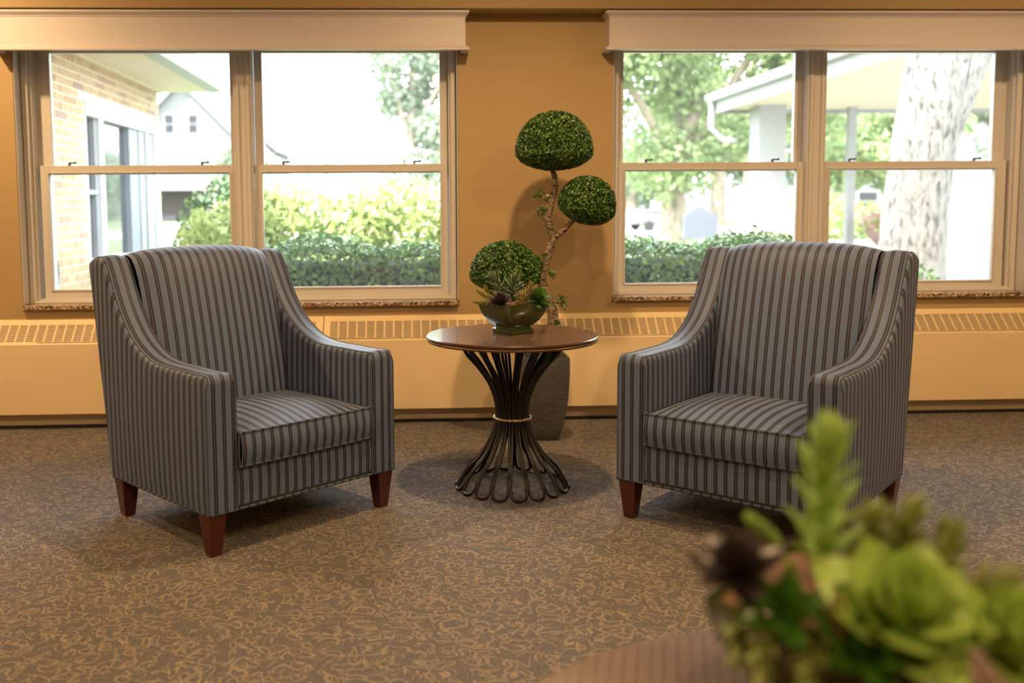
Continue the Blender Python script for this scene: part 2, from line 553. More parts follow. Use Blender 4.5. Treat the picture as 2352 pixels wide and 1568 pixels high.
def make_window(idx, op, units, mull):
    x0, x1, z0, z1 = op
    root = structure(empty('window_%d' % idx, ((x0 + x1) / 2, 5.08, z0)))
    ox, oy, oz = root.location
    def B(mb, name, mat, parent=root, bevel=0.002):
        mb.v = [(a - ox, c - oy, d - oz) for a, c, d in mb.v]
        ob = mb.build(name, mat, parent, bevel=bevel, seg=1)
        return ob
    # granite sill board
    g = MB(); g.box(x0 + 0.004, x1 - 0.004, 4.915, 5.06, z0 + 0.002, z0 + 0.024)
    s = B(g, 'granite_sill', M['granite'], bevel=0.003)
    # outer frame with stepped jambs
    f = MB()
    frame_ring(f, x0 + 0.002, x1 - 0.002, z0 + 0.024, z1, 0.050, 0.044, 0.022, 0.05, 5.045, 5.19)
    frame_ring(f, x0 + 0.010, x1 - 0.010, z0 + 0.024, z1, 0.030, 0.026, 0.012, 0.05, 5.022, 5.050)
    for (sa, sb) in ((x0 + 0.004, units[0][4] - 0.030), (units[1][5] + 0.030, x1 - 0.004)):
        f.box(sa, sb, 5.105, 5.185, z0 + 0.026, z1 - 0.002)
    f.box(x0 + 0.001, x0 + 0.006, 4.953, 5.05, z0 + 0.024, z1)
    f.box(x1 - 0.006, x1 - 0.001, 4.953, 5.05, z0 + 0.024, z1)
    B(f, 'frame', M['trim'])
    mu = MB()
    mu.box(mull[0], mull[1], 5.040, 5.19, z0 + 0.046, z1 - 0.05)
    mu.box(mull[0] + 0.012, mull[0] + 0.030, 5.032, 5.045, z0 + 0.046, z1 - 0.05)
    mu.box(mull[1] - 0.030, mull[1] - 0.012, 5.032, 5.045, z0 + 0.046, z1 - 0.05)
    B(mu, 'mullion', M['trim'])
    for (lo0, lo1, gl0, gl1, up0, up1) in units:
        zb, zm = z0 + 0.040, 1.335
        lw = MB()
        frame_ring(lw, lo0, lo1, zb, zm, gl0 - lo0, lo1 - gl1, 0.692 - zb, 0.040, 5.060, 5.095)
        frame_ring(lw, gl0 - 0.010, gl1 + 0.010, 0.684, 1.302, 0.011, 0.011, 0.010, 0.008, 5.054, 5.062)
        lo = B(lw, 'lower_sash', M['trim'])
        p = MB(); p.box(gl0 - 0.005, gl1 + 0.005, 5.078, 5.081, 0.688, 1.299)
        B(p, 'pane', M['glass'], lo, 0)
        for fx in (0.16, 0.84):
            lx = lerp(lo0, lo1, fx)
            k = MB()
            k.box(lx - 0.018, lx + 0.024, 5.066, 5.084, zm + 0.010, zm + 0.017)
            k.box(lx - 0.018, lx - 0.008, 5.066, 5.084, zm, zm + 0.012)
            k.box(lx + 0.014, lx + 0.022, 5.064, 5.070, zm + 0.014, zm + 0.021)
            B(k, 'latch', M['latch'], lo, 0.001)
        uw = MB()
        frame_ring(uw, up0 - 0.042, up1 + 0.042, 1.290, z1 - 0.03, 0.042, 0.042, 0.045, 0.04, 5.100, 5.135)
        uo = B(uw, 'upper_sash', M['trim'])
        p = MB(); p.box(up0 - 0.005, up1 + 0.005, 5.116, 5.119, 1.33, z1 - 0.06)
        B(p, 'pane', M['glass'], uo, 0)
    return root

make_window(1, WIN[0], [(-1.918, -0.918, -1.875, -0.949, -1.865, -0.944), (-0.818, 0.187, -0.780, 0.149, -0.776, 0.150)], (-0.917, -0.822))
make_window(2, WIN[1], [(1.094, 2.100, 1.132, 2.056, 1.127, 2.052), (2.196, 3.205, 2.235, 3.143, 2.224, 3.147)], (2.098, 2.199))

# ---------------------------------------------------------------- valances
def make_valance(x0, x1, label):
    prof = [(0.018, 2.078), (0.018, 2.068), (0.013, 2.064), (0.008, 2.056), (0.004, 2.053), (0.004, 2.049), (0, 2.047), (0, 1.914), (0.004, 1.911),
            (0.007, 1.905), (0.015, 1.899), (0.019, 1.896), (0.019, 1.886), (-0.018, 1.886), (-0.018, 2.078)]
    yf = 4.838
    mb = MB()
    rows = []
    for d, z in prof + [prof[0]]:
        rows.append([(x0 - d, 4.9495, z), (x0 - d, yf - d, z), (x1 + d, yf - d, z), (x1 + d, 4.9495, z)])
    mb.grid(rows)
    o = mb.build('window_valance', M['valance'], smooth=True, angle=25)
    return tag(o, label, 'valance')

make_valance(-2.035, 0.274, 'long painted box valance over the window beside the brick wing')
make_valance(0.996, 3.36, 'long painted box valance over the window facing the big tree trunk')

# ---------------------------------------------------------------- convector heaters
GP = 0.0470
bank_mesh = None
def make_heater(x0, x1, label):
    global bank_mesh
    root = empty('convector_heater', (x0, 4.83, 0))
    tag(root, label, 'heater', None)
    L = x1 - x0
    c = MB()
    prof = [(0.105, 0.088), (0.0, 0.082), (0.0, 0.436), (0.004, 0.4405)]   # bottom lip, front
    rows = [[(0.001, y, z), (L - 0.001, y, z)] for y, z in prof]
    c.grid(rows)
    # sloping top: frame left around the grille banks
    y0, z0_, y1, z1_ = 0.004, 0.4405, 0.112, 0.5485
    def S(t):
        return lerp(y0, y1, t), lerp(z0_, z1_, t)
    def strip(a0, a1, t0, t1):
        p, q = S(t0), S(t1)
        c.add([(a0, *p), (a1, *p), (a1, *q), (a0, *q)], [(0, 1, 2, 3)])
    n = int((L - 0.04) / GP)
    m0 = (L - n * GP) / 2
    T0, T1 = 0.055, 0.83
    strip(0.001, L - 0.001, 0, T0); strip(0.001, L - 0.001, T1 - 0.03, 1.0)
    strip(0.001, m0, T0, T1); strip(L - m0, L - 0.001, T0, T1)
    c.add([(0.001, y1, z1_), (L - 0.001, y1, z1_), (L - 0.001, 0.1195, z1_ + 0.002), (0.001, 0.1195, z1_ + 0.002)], [(0, 1, 2, 3)])
    for xe in (0.001, L - 0.001):
        c.add([(xe, 0.0, 0.082), (xe, 0.0, 0.436), (xe, 0.112, 0.5485), (xe, 0.112, 0.088)], [(0, 1, 2, 3)])
    c.build('cover', M['heater'], root, smooth=True, angle=20)
    d = MB()
    p, q = S(0.02), S(0.9)
    d.add([(0.01, p[0] + 0.012, p[1] - 0.012), (L - 0.01, p[0] + 0.012, p[1] - 0.012), (L - 0.01, q[0] + 0.012, q[1] - 0.012), (0.01, q[0] + 0.012, q[1] - 0.012)], [(0, 1, 2, 3)])
    d.build('inner_fins', M['slot'], root)
    if bank_mesh is None:
        k = MB()
        ns = 11
        rib = 0.0045
        def cell(a0, a1, t0, t1, dep=0.0):
            p, q = S(t0), S(t1)
            k.add([(a0, p[0] + dep, p[1] - dep), (a1, p[0] + dep, p[1] - dep), (a1, q[0] + dep, q[1] - dep), (a0, q[0] + dep, q[1] - dep)], [(0, 1, 2, 3)])
        cell(0, rib, T0, T1); cell(GP - rib, GP, T0, T1)
        for i in range(ns):
            t = lerp(T0, T1, i / ns)
            dt = (T1 - T0) / ns
            cell(rib, GP - rib, t, t + dt * 0.52)
            p, q = S(t + dt * 0.52), S(t + dt * 0.72)   # bent-in louvre lip
            k.add([(rib, p[0], p[1]), (GP - rib, p[0], p[1]), (GP - rib, q[0] + 0.004, q[1] - 0.004), (rib, q[0] + 0.004, q[1] - 0.004)], [(0, 1, 2, 3)])
        tmp = k.build('grille_bank', M['heater'], root)
        bank_mesh = tmp.data
        tmp.location = (m0, 0, 0)
        start = 1
    else:
        start = 0
    for i in range(start, n):
        o = link('grille_bank', bank_mesh, root)
        o.location = (m0 + i * GP, 0, 0)
    return root

make_heater(-3.30, -0.462, 'long cream convector heater cover below the window with the brick wing')
make_heater(-0.460, 1.62, 'cream convector heater cover behind the round table')
make_heater(1.622, 3.95, 'cream convector heater cover behind the right-hand armchair')

# ================================================================== ARMCHAIRS
CW, CD, AH, SB, AW = 0.783, 0.69, 0.585, 0.143, 0.113
TOPC = [(0.000, 0.565), (0.006, 0.580), (0.022, 0.5865), (0.075, 0.585), (0.185, 0.587), (0.265, 0.588), (0.34, 0.594), (0.39, 0.606), (0.44, 0.627),
        (0.50, 0.664), (0.55, 0.712), (0.595, 0.770), (0.635, 0.840), (0.668, 0.900), (0.690, 0.928), (0.715, 0.938), (0.745, 0.936), (0.775, 0.928), (0.797, 0.918)]
top_pts = [(p.x, p.y) for p in spline([(a, c_, 0) for a, c_ in TOPC], 3)]

def arm_mesh(side):
    """side=-1 left arm, +1 right arm (chair seen from the front, front at y=0)"""
    xo, xi = side * CW / 2, side * (CW / 2 - AW)
    n = len(top_pts)
    R = 0.030
    def roll(d, amt):
        d = max(0.0, min(d, R))
        return amt * (1 - math.sqrt(max(0, 1 - (1 - d / R) ** 2)))
    mb = MB()
    rows_t = [0, 0.10, 0.2, 0.35, 0.5, 0.65, 0.78, 0.86, 0.91, 0.94, 0.96, 0.975, 0.987, 0.994, 1.0]
    edges = {}
    for key, xs_, sg, amt in (('o', xo, side, 0.014), ('i', xi, -side, 0.011)):
        P, U = [], []
        for i, (ty, tz) in enumerate(top_pts):
            fr = i / (n - 1)
            s_ = ty / 0.797
            by = s_ * 0.668
            row, urow = [], []
            a = top_pts[max(0, i - 1)]; c = top_pts[min(n - 1, i + 1)]
            sl = math.hypot(c[0] - a[0], c[1] - a[1])
            cosn = abs(c[0] - a[0]) / max(sl, 1e-6)
            for t in rows_t:
                y, z = lerp(by, ty, t), lerp(SB, tz, t)
                dt = (tz - z) * max(cosn, 0.35)
                dfr = y + 0.004
                db = (lerp(0.668, 0.797, (z - SB) / 0.775) - y) + 0.004
                rr = max(roll(dt, amt), roll(dfr * 2.2, amt * 0.9), roll(db * 2.0, amt * 0.7), roll((z - SB) * 1.6 + 0.006, amt * 0.5))
                bul = 0.006 * math.sin(PI * t) * math.sin(PI * min(1, max(0, s_)))
                row.append((xs_ - sg * rr + sg * bul, y, z))
                urow.append((y, z))
            P.append(row); U.append(urow)
        mb.grid(P, U, flip=(sg > 0))
        edges[key] = P
    # boxing strip: front face, top, wing and back top
    po = [edges['o'][0][k] for k in range(len(rows_t) - 1)] + [r[-1] for r in edges['o']]
    pi_ = [edges['i'][0][k] for k in range(len(rows_t) - 1)] + [r[-1] for r in edges['i']]
    P, U = [], []
    NC = 7
    for q, (a, c) in enumerate(zip(po, pi_)):
        a, c = Vector(a), Vector(c)
        k0, k1 = max(0, q - 1), min(len(po) - 1, q + 1)
        tg = Vector(po[k1]) - Vector(po[k0])
        nr = Vector((0, -tg.z, tg.y))
        if nr.length > 0:
            nr.normalize()
        row, ur = [], []
        ymid = a.y
        wr = 0.0
        for (yc, w_, am) in ((0.335, 0.010, 0.0028), (0.375, 0.008, 0.0022), (0.412, 0.012, 0.0022)):
            if q >= len(rows_t):
                wr += am * math.exp(-((ymid - yc) / w_) ** 2)
        for k in range(NC):
            t = k / (NC - 1)
            p = a.lerp(c, t) + nr * (0.006 * math.sin(PI * t) + wr * math.sin(PI * t) ** 0.5)
            row.append(tuple(p)); ur.append((abs(p.x) + 0.0065, 0))
        P.append(row); U.append(ur)
    mb.grid(P, U, flip=(side < 0))
    # rear closing strip
    P = [[tuple(a), tuple(c)] for a, c in zip(edges['o'][-1], edges['i'][-1])]
    mb.grid(P, [[(r_[0][0], 0), (r_[1][0], 0)] for r_ in P], flip=(side > 0))
    return mb, po, pi_

def make_chair(loc, rz, label):
    root = empty('armchair', (*loc, 0), rz)
    tag(root, label, 'armchair', 'striped lounge armchairs')
    for side in (-1, 1):
        mb, po, pi_ = arm_mesh(side)
        a = mb.build('arm', M['stripe'], root, smooth=True, angle=50)
        for edge in (po, pi_):
            w = MB(); w.tube([edge[k] for k in range(0, len(edge))], 0.0022, 6)
            w.build('welt', M['armwelt'], a, smooth=True)
    xi = CW / 2 - AW + 0.006
    # back cushion: front face, rolled top, outside back
    prof = [(0.470, 0.330), (0.478, 0.40), (0.500, 0.52), (0.530, 0.65), (0.562, 0.77), (0.592, 0.865), (0.616, 0.915), (0.642, 0.942), (0.680, 0.955), (0.725, 0.955), (0.765, 0.943), (0.797, 0.918)]
    pp = [(p.x, p.y) for p in spline([(a, c, 0) for a, c in prof], 3)]
    nx = 21
    P, U = [], []
    for k in range(nx):
        s = -1 + 2 * k / (nx - 1)
        e = abs(s) ** 5
        row, ur = [], []
        for i, (y, z) in enumerate(pp):
            t = i / (len(pp) - 1)
            topf = max(0, min(1, (z - 0.60) / 0.3))
            bulge = 0.020 * (1 - s * s) * math.sin(PI * min(1, t * 1.15))
            yy = y - bulge * (1 if t < 0.62 else max(0, 1 - (t - 0.62) / 0.2)) + 0.030 * e * (1 - max(0, (t - 0.6) / 0.4))
            zz = z + 0.012 * (1 - s * s) * topf - 0.016 * e * topf
            row.append((s * xi, yy, zz)); ur.append((s * xi, z))
        P.append(row); U.append(ur)
    mb = MB(); mb.grid(P, U)
    bc = mb.build('back_cushion', M['stripe'], root, smooth=True, angle=60)
    # outside back panel
    mb = MB()
    P = [[(x, lerp(0.668, 0.797, t), lerp(SB, 0.918, t)) for t in (0, .25, .5, .75, 1)] for x in np.linspace(-CW / 2 + 0.008, CW / 2 - 0.008, 5)]
    mb.grid(P, [[(p[0], p[2]) for p in r_] for r_ in P], flip=True)
    mb.build('outside_back', M['stripe'], root, smooth=True)
    # seat cushion, crowned, with two welts
    xs_, yf, yb, zb, zt = 0.274, -0.012, 0.505, 0.284, 0.392
    nx, ny = 17, 13
    mb = MB()
    P, U = [], []
    for i in range(nx):
        s = -1 + 2 * i / (nx - 1)
        row, ur = [], []
        for j in range(ny):
            t = j / (ny - 1)
            cr = (1 - abs(s) ** 2.4) * (1 - abs(2 * t - 1) ** 2.6)
            fb = 0.004 * (1 - s * s) if j == 0 else 0
            row.append((s * xs_, lerp(yf, yb, t) - fb, zt + 0.034 * cr)); ur.append((s * xs_, t))
        P.append(row); U.append(ur)
    mb.grid(P, U, flip=True)
    def bandpt(x, y, t, nxv, nyv):
        bl = 0.010 * math.sin(PI * t)
        return (x + nxv * bl, y + nyv * bl, lerp(zb, zt, t))
    tl = [0, .2, .4, .6, .8, 1]
    front = [[bandpt(-xs_ + 2 * xs_ * i / (nx - 1), yf - 0.004 * (1 - (-1 + 2 * i / (nx - 1)) ** 2), t, 0, -1) for t in tl] for i in range(nx)]
    mb.grid(front, [[(p[0], p[2]) for p in r_] for r_ in front])
    for sx in (-1, 1):
        sd = [[bandpt(sx * xs_, lerp(yf, yb, j / 8), t, sx * 0.3, 0) for t in tl] for j in range(9)]
        mb.grid(sd, [[(p[1] + 0.01, p[2]) for p in r_] for r_ in sd], flip=(sx < 0))
    mb.box(-xs_ + 0.01, xs_ - 0.01, yf + 0.01, yb, zb, zb + 0.006)
    sc = mb.build('seat_cushion', M['stripe'], root, smooth=True, angle=50)
    for z in (zt, zb):
        ring_ = [(-xs_ + 2 * xs_ * i / 16, yf - 0.004 * (1 - (-1 + i / 8) ** 2), z) for i in range(17)]
        ring_ = [(-xs_, yb, z), (-xs_, 0.25, z), (-xs_, 0.05, z)] + ring_ + [(xs_, 0.05, z), (xs_, 0.25, z), (xs_, yb, z)]
        w = MB(); w.tube(ring_, 0.0042, 6)
        w.build('welt', M['welt'], sc, smooth=True)
    # front rail and seat deck
    mb = MB()
    P = []
    for x in np.linspace(-CW / 2 + AW - 0.004, CW / 2 - AW + 0.004, 11):
        P.append([(x, 0.006 - 0.004 * math.sin(PI * t), lerp(SB, 0.280, t)) for t in (0, .25, .5, .75, 1)] + [(x, 0.03, 0.283), (x, 0.5, 0.283)])
    mb.grid(P, [[(p[0], p[2]) for p in r_] for r_ in P])
    mb.build('front_rail', M['stripe'], root, smooth=True, angle=50)
    # welt along the bottom edge and dust cloth
    q = CW / 2 - 0.005
    w = MB(); w.tube([(-q, 0.665, SB), (-q - .002, 0.33, SB), (-q, 0.0, SB), (0, 0.003, SB), (q, 0.0, SB), (q + .002, 0.33, SB), (q, 0.665, SB)], 0.0045, 6, closed=True)
    w.build('bottom_welt', M['welt'], root, smooth=True)
    mb = MB(); mb.box(-q + 0.002, q - 0.002, 0.004, 0.664, SB - 0.002, SB + 0.012)
    mb.build('dust_cover', M['under'], root)
    for (lx, ly) in ((-CW / 2 + 0.039, 0.039), (CW / 2 - 0.039, 0.039), (-CW / 2 + 0.039, 0.662 - 0.033), (CW / 2 - 0.039, 0.662 - 0.033)):
        mb = MB()
        rows = []
        for h, z in ((0.0185, 0.0), (0.020, 0.006), (0.0335, SB - 0.001)):
            rows.append([(lx - h, ly - h, z), (lx + h, ly - h, z), (lx + h, ly + h, z), (lx - h, ly + h, z)])
        mb.grid(rows, closed_v=True)
        mb.add(rows[0], [(3, 2, 1, 0)]); mb.add(rows[-1], [(0, 1, 2, 3)])
        mb.build('leg', M['leg'], root, bevel=0.0025, seg=2)
    return root

make_chair((-0.3635, 3.2321), 0.7407, 'striped blue-grey armchair beside the window with the brick wing')
make_chair((1.0061, 3.0510), -0.7403, 'striped blue-grey armchair partly hidden by the foreground succulents')

# ================================================================== ROUND TABLES
def rod_loop_mesh():
    prof = [(0.226, 0.006), (0.219, 0.010), (0.205, 0.026), (0.176, 0.075), (0.130, 0.123), (0.096, 0.176), (0.074, 0.228), (0.063, 0.275), (0.061, 0.311), (0.066, 0.345),
            (0.078, 0.385), (0.102, 0.435), (0.140, 0.487), (0.178, 0.530), (0.205, 0.575), (0.212, 0.583)]
    half = [0.0, 0.020, 0.0295, 0.0275, 0.0185, 0.0115, 0.0075, 0.0052, 0.0050, 0.0052, 0.0056, 0.0062, 0.0068, 0.0072, 0.0076, 0.0078]
    mid = spline([(r, h, z) for (r, z), h in zip(prof, half)], 3)
    path = [(p.x, -p.y, p.z) for p in reversed(mid)] + [(p.x, p.y, p.z) for p in mid[1:]]
    mb = MB(); mb.tube(path, 0.0060, 7)
    return mb

def make_table(cx, cy, label, R=0.337, rot=0.0):
    root = empty('round_table', (cx, cy, 0), rot)
    tag(root, label, 'table', 'round pedestal tables')
    mb = MB()
    mb.lathe([(0.0, 0.61), (R * 0.5, 0.61), (R - 0.004, 0.61), (R, 0.607), (R, 0.602), (R - 0.002, 0.599), (R - 0.02, 0.598), (0, 0.598)], 96)
    mb.build('tabletop', M['top'], root, smooth=True, angle=30)
    mb = MB()
    prof = [(R - 0.03, 0.5985)] + [(R - 0.008 + 0.0065 * math.cos(a), 0.592 + 0.0062 * math.sin(a)) for a in np.linspace(PI / 2, -PI / 2, 7)] + [(R - 0.03, 0.5855), (R * 0.4, 0.586)]
    mb.lathe(prof, 96)
    mb.build('beaded_rim', M['rim'], root, smooth=True, angle=50)
    first = None
    N = 18
    for k in range(N):
        if first is None:
            o = rod_loop_mesh().build('rod_loop', M['iron'], root, smooth=True, angle=60)
            first = o.data
        else:
            o = link('rod_loop', first, root)
        o.rotation_euler = (0, 0, -PI / 2 + 2 * PI * k / N)
    mb = MB()
    for ph in (0, PI):
        pts = []
        for i in range(144):
            a = 2 * PI * i / 144
            tw = a * 11 + ph
            rr = 0.072 + 0.0028 * math.cos(tw)
            pts.append((rr * math.cos(a), rr * math.sin(a), 0.279 + 0.0028 * math.sin(tw)))
        mb.tube(pts, 0.0034, 6, closed=True)
    mb.build('twisted_ring', M['ring'], root, smooth=True, angle=80)
    return root

make_table(0.3864, 3.7163, 'round crosshatched wood-top table between the two armchairs', rot=0.02)
make_table(0.413, 0.690, 'out-of-focus round table edge in the foreground, under succulents', R=0.40)

# ================================================================== LEAF BUILDERS
def leaf_mesh(name, mat, L=1.0, W=0.3, T=0.12, curl=0.2, tip=0.0, seg=5, n=6, cup=0.0):
    """fleshy pointed leaf along +Y, root at origin, upper side +Z"""
    mb = MB()
    rows = []
    for i in range(seg + 1):
        t = i / seg
        w = W * (math.sin(PI * min(1, 0.10 + 0.90 * t ** 0.85)) ** 0.75 if t < 1 else 0.0)
        w = max(w, 0.02 * W if t < 1 else 0.004)
        th = T * (1 - t * 0.75) * (0.6 + 0.4 * math.sin(PI * t))
        zc = curl * t * t + tip * t ** 4
        row = []
        for k in range(n):
            a = 2 * PI * k / n
            x = w / 2 * math.cos(a)
            row.append((x, t * L, zc + th / 2 * math.sin(a) + cup * (2 * x / W) ** 2))
        rows.append(row)
    mb.grid(rows, closed_v=True)
    mb.add(rows[0], [tuple(reversed(range(n)))])
    me_o = mb.build(name, mat, None, smooth=True, angle=80)
    me = me_o.data
    bpy.data.objects.remove(me_o)
    return me

def place_leaf(me, parent, root, direction, up, scale, name='leaf'):
    d = Vector(direction).normalized()
    u = Vector(up)
    u = (u - d * u.dot(d))
    u = u.normalized() if u.length > 1e-5 else d.orthogonal().normalized()
    x = d.cross(u)
    m_ = Matrix((x, d, u)).transposed().to_4x4()
    o = link(name, me, parent)
    m_ = m_ @ Matrix.Diagonal((*((scale,) * 3 if isinstance(scale, (int, float)) else scale), 1))
    m_.translation = Vector(root)
    o.matrix_local = m_
    return o

def rosette(parent, name, mat, me, base, n, size, axis=(0, 0, 1), layers=3, lift0=0.15, lift1=1.15, stem_mat=None, r0=0.004):
    """thing > rosette (its heart) > leaf"""
    mb = MB(); mb.lathe([(0, -0.012), (size * 0.10, -0.008), (size * 0.12, 0.004), (size * 0.05, size * 0.12), (0, size * 0.15)], 8)
    o = mb.build(name, stem_mat or mat, parent, smooth=True)
    o.location = base
    o.rotation_euler = Vector((0, 0, 1)).rotation_difference(Vector(axis)).to_euler()
    for i in range(n):
        f = i / max(1, n - 1)
        a = i * 2.39996
        lift = lerp(lift0, lift1, f)
        s = size * lerp(1.0, 0.5, f)
        d = Vector((math.cos(a) * math.cos(lift), math.sin(a) * math.cos(lift), math.sin(lift)))
        place_leaf(me, o, Vector((math.cos(a) * r0, math.sin(a) * r0, 0.010 * f + f * size * 0.12)), d, (0, 0, 1), s * random.uniform(0.9, 1.08))
    return o

def sprig(parent, name, mat, me, pts, n, size, stem_r=0.003, spread=0.9, taper=0.5, stem_mat=None, start=0.12):
    """stem as the part, its leaves as sub-parts"""
    path = spline(pts, 6)
    mb = MB(); mb.tube(path, [lerp(stem_r, stem_r * 0.5, i / (len(path) - 1)) for i in range(len(path))], 6)
    o = mb.build(name, stem_mat or mat, parent, smooth=True)
    for i in range(n):
        f = lerp(start, 1.0, i / (n - 1))
        q = f * (len(path) - 1)
        k = min(int(q), len(path) - 2)
        p = path[k].lerp(path[k + 1], q - k)
        t = (path[k + 1] - path[k]).normalized()
        a = i * 2.39996 + 0.4
        n1 = t.orthogonal().normalized(); n2 = t.cross(n1)
        side = n1 * math.cos(a) + n2 * math.sin(a)
        sp = lerp(spread, spread * 0.48, f ** 2)
        d = side * math.sin(sp) + t * math.cos(sp)
        place_leaf(me, o, p, d, t, size * lerp(1.0, taper, f ** 2) * random.uniform(0.85, 1.1))
    return o

L_long = leaf_mesh('long_leaf', M['suc_green'], 1, 0.27, 0.20, 0.12)
L_long2 = leaf_mesh('long_leaf_fresh', M['suc_fresh'], 1, 0.42, 0.24, 0.10)
L_dark = leaf_mesh('cupped_leaf', M['suc_dark'], 1, 0.62, 0.10, 0.16, 0.05, cup=0.10)
L_bead = leaf_mesh('bead_leaf', M['suc_yellow'], 1, 0.62, 0.42, 0.1, seg=3)
L_spike = leaf_mesh('spike_leaf', M['suc_spike'], 1, 0.16, 0.10, -0.05)
L_em = leaf_mesh('broad_leaf', M['suc_emerald'], 1, 0.46, 0.09, 0.12, 0.04, cup=0.06)
L_lime = leaf_mesh('lime_leaf', M['suc_lime'], 1, 0.86, 0.17, 0.20, 0.06, cup=0.10)
L_olive = leaf_mesh('olive_leaf_piece', M['suc_olive'], 1, 0.36, 0.16, 0.12)

def square_bowl(root, rot):
    """glazed square bowl on a square foot; profile (half side, z)"""
    prof = [(0.0, 0.0), (0.054, 0.0), (0.0565, 0.002), (0.0565, 0.017), (0.054, 0.0195), (0.0495, 0.0215), (0.0485, 0.026), (0.052, 0.030), (0.060, 0.038), (0.072, 0.053), (0.083, 0.073), (0.091, 0.096), (0.0955, 0.117), (0.0975, 0.127),
            (0.0955, 0.1285), (0.0925, 0.126), (0.089, 0.108), (0.0, 0.106)]
    mb = MB()
    rows = []
    for h, z in prof:
        h *= 1.05; z *= 0.955
        row = []
        c = h * 0.08
        k = h - c
        for (sx, sy) in ((1, 1), (-1, 1), (-1, -1), (1, -1)):
            a0 = {(1, 1): 0, (-1, 1): PI / 2, (-1, -1): PI, (1, -1): 1.5 * PI}[(sx, sy)]
            for j in range(4):
                a = a0 + j / 3 * PI / 2
                row.append((sx * k + c * math.cos(a), sy * k + c * math.sin(a), z))
        rows.append(row)
    mb.grid(rows, closed_v=True)
    o = mb.build('bowl', M['bowl'], root, smooth=True, angle=35)
    o.rotation_euler = (0, 0, rot)
    s = MB()
    g = []
    for i in range(9):
        g.append([((-1 + i / 4) * 0.090, (-1 + j / 4) * 0.090, 0.118 + 0.010 * (1 - (-1 + i / 4) ** 2) * (1 - (-1 + j / 4) ** 2) + random.uniform(-.002, .002)) for j in range(9)])
    s.grid(g, flip=True)
    so = s.build('soil', M['soil'], root, smooth=True)
    so.rotation_euler = (0, 0, rot)
    return o

# ---------------------------------------------------------------- bowl on the table between the chairs
root = empty('succulent_bowl', (0.396, 3.768, 0.6102))
tag(root, 'olive glazed square bowl of succulents on the table between the armchairs', 'plant bowl')
square_bowl(root, math.radians(35))
# senecio stems leaning up
for pts, n, sz in (([(-0.02, 0.0, 0.11), (-0.035, -0.015, 0.16), (-0.065, -0.02, 0.205), (-0.085, -0.022, 0.225)], 26, 0.058),
                   ([(0.0, 0.0, 0.11), (-0.005, -0.02, 0.165), (0.000, -0.022, 0.205), (0.004, -0.022, 0.218)], 30, 0.056),
                   ([(0.005, 0.02, 0.11), (0.02, 0.01, 0.15), (0.028, 0.008, 0.175)], 18, 0.052)):
    sprig(root, 'senecio_stem', M['suc_green'], L_long, pts, n, sz, 0.0035, 1.15, 0.62)
rosette(root, 'dark_rosette', M['suc_dark'], L_dark, (-0.056, -0.082, 0.122), 40, 0.050, (-0.2, -0.45, 0.85), lift0=0.22, lift1=1.3)
for pts, n in (([(-0.06, 0.0, 0.116), (-0.085, -0.02, 0.140), (-0.115, -0.03, 0.150), (-0.142, -0.03, 0.172)], 46), ([(-0.07, -0.01, 0.118), (-0.10, -0.04, 0.126), (-0.135, -0.045, 0.126), (-0.158, -0.045, 0.130)], 42),
               ([(-0.05, 0.02, 0.119), (-0.075, 0.01, 0.15), (-0.10, 0.0, 0.165), (-0.11, 0.0, 0.182)], 42)):
    sprig(root, 'golden_sedum_stem', M['suc_yellow'], L_bead, pts, n, 0.019, 0.003, 1.15, 0.7)
sprig(root, 'spiky_stem', M['suc_spike'], L_spike, [(0.04, -0.03, 0.11), (0.050, -0.032, 0.145), (0.062, -0.034, 0.172)], 26, 0.046, 0.004, 0.75, 0.9, start=0.4)
sprig(root, 'gold_thistle_stem', M['suc_yellow'], L_spike, [(0.022, -0.075, 0.112), (0.026, -0.078, 0.135), (0.028, -0.079, 0.158)], 46, 0.036, 0.007, 1.3, 0.8)
sprig(root, 'gold_thistle_stem', M['suc_yellow'], L_spike, [(0.045, -0.045, 0.112), (0.050, -0.047, 0.140), (0.052, -0.048, 0.168)], 36, 0.036, 0.006, 1.2, 0.8)
rosette(root, 'green_rosette', M['suc_emerald'], L_em, (0.088, -0.030, 0.125), 26, 0.074, (0.25, -0.45, 0.85), lift0=-0.05, lift1=1.2)

# ---------------------------------------------------------------- foreground bowl (out of focus)
root = empty('succulent_bowl', (0.420, 0.890, 0.6102))
tag(root, 'blurred bright green succulent arrangement in a bowl in the foreground', 'plant bowl')
square_bowl(root, math.radians(45))
rosette(root, 'lime_rosette', M['suc_lime'], L_lime, (0.002, -0.098, 0.134), 22, 0.086, (0.0, -0.50, 0.85), lift0=-0.05, lift1=1.2)
rosette(root, 'lime_rosette', M['suc_lime'], L_lime, (0.070, -0.120, 0.128), 16, 0.060, (0.3, -0.7, 0.6), lift0=0.05, lift1=1.2)
sprig(root, 'tall_sedum_stem', M['suc_fresh'], L_long2, [(-0.030, -0.02, 0.115), (-0.036, -0.025, 0.185), (-0.038, -0.03, 0.255), (-0.034, -0.03, 0.285)], 36, 0.050, 0.004, 1.02, 0.62, start=0.22)
sprig(root, 'short_sedum_stem', M['suc_fresh'], L_long2, [(-0.045, -0.02, 0.115), (-0.070, -0.02, 0.170), (-0.092, -0.02, 0.195)], 10, 0.030, 0.0035, 0.5, 0.9, start=0.6)
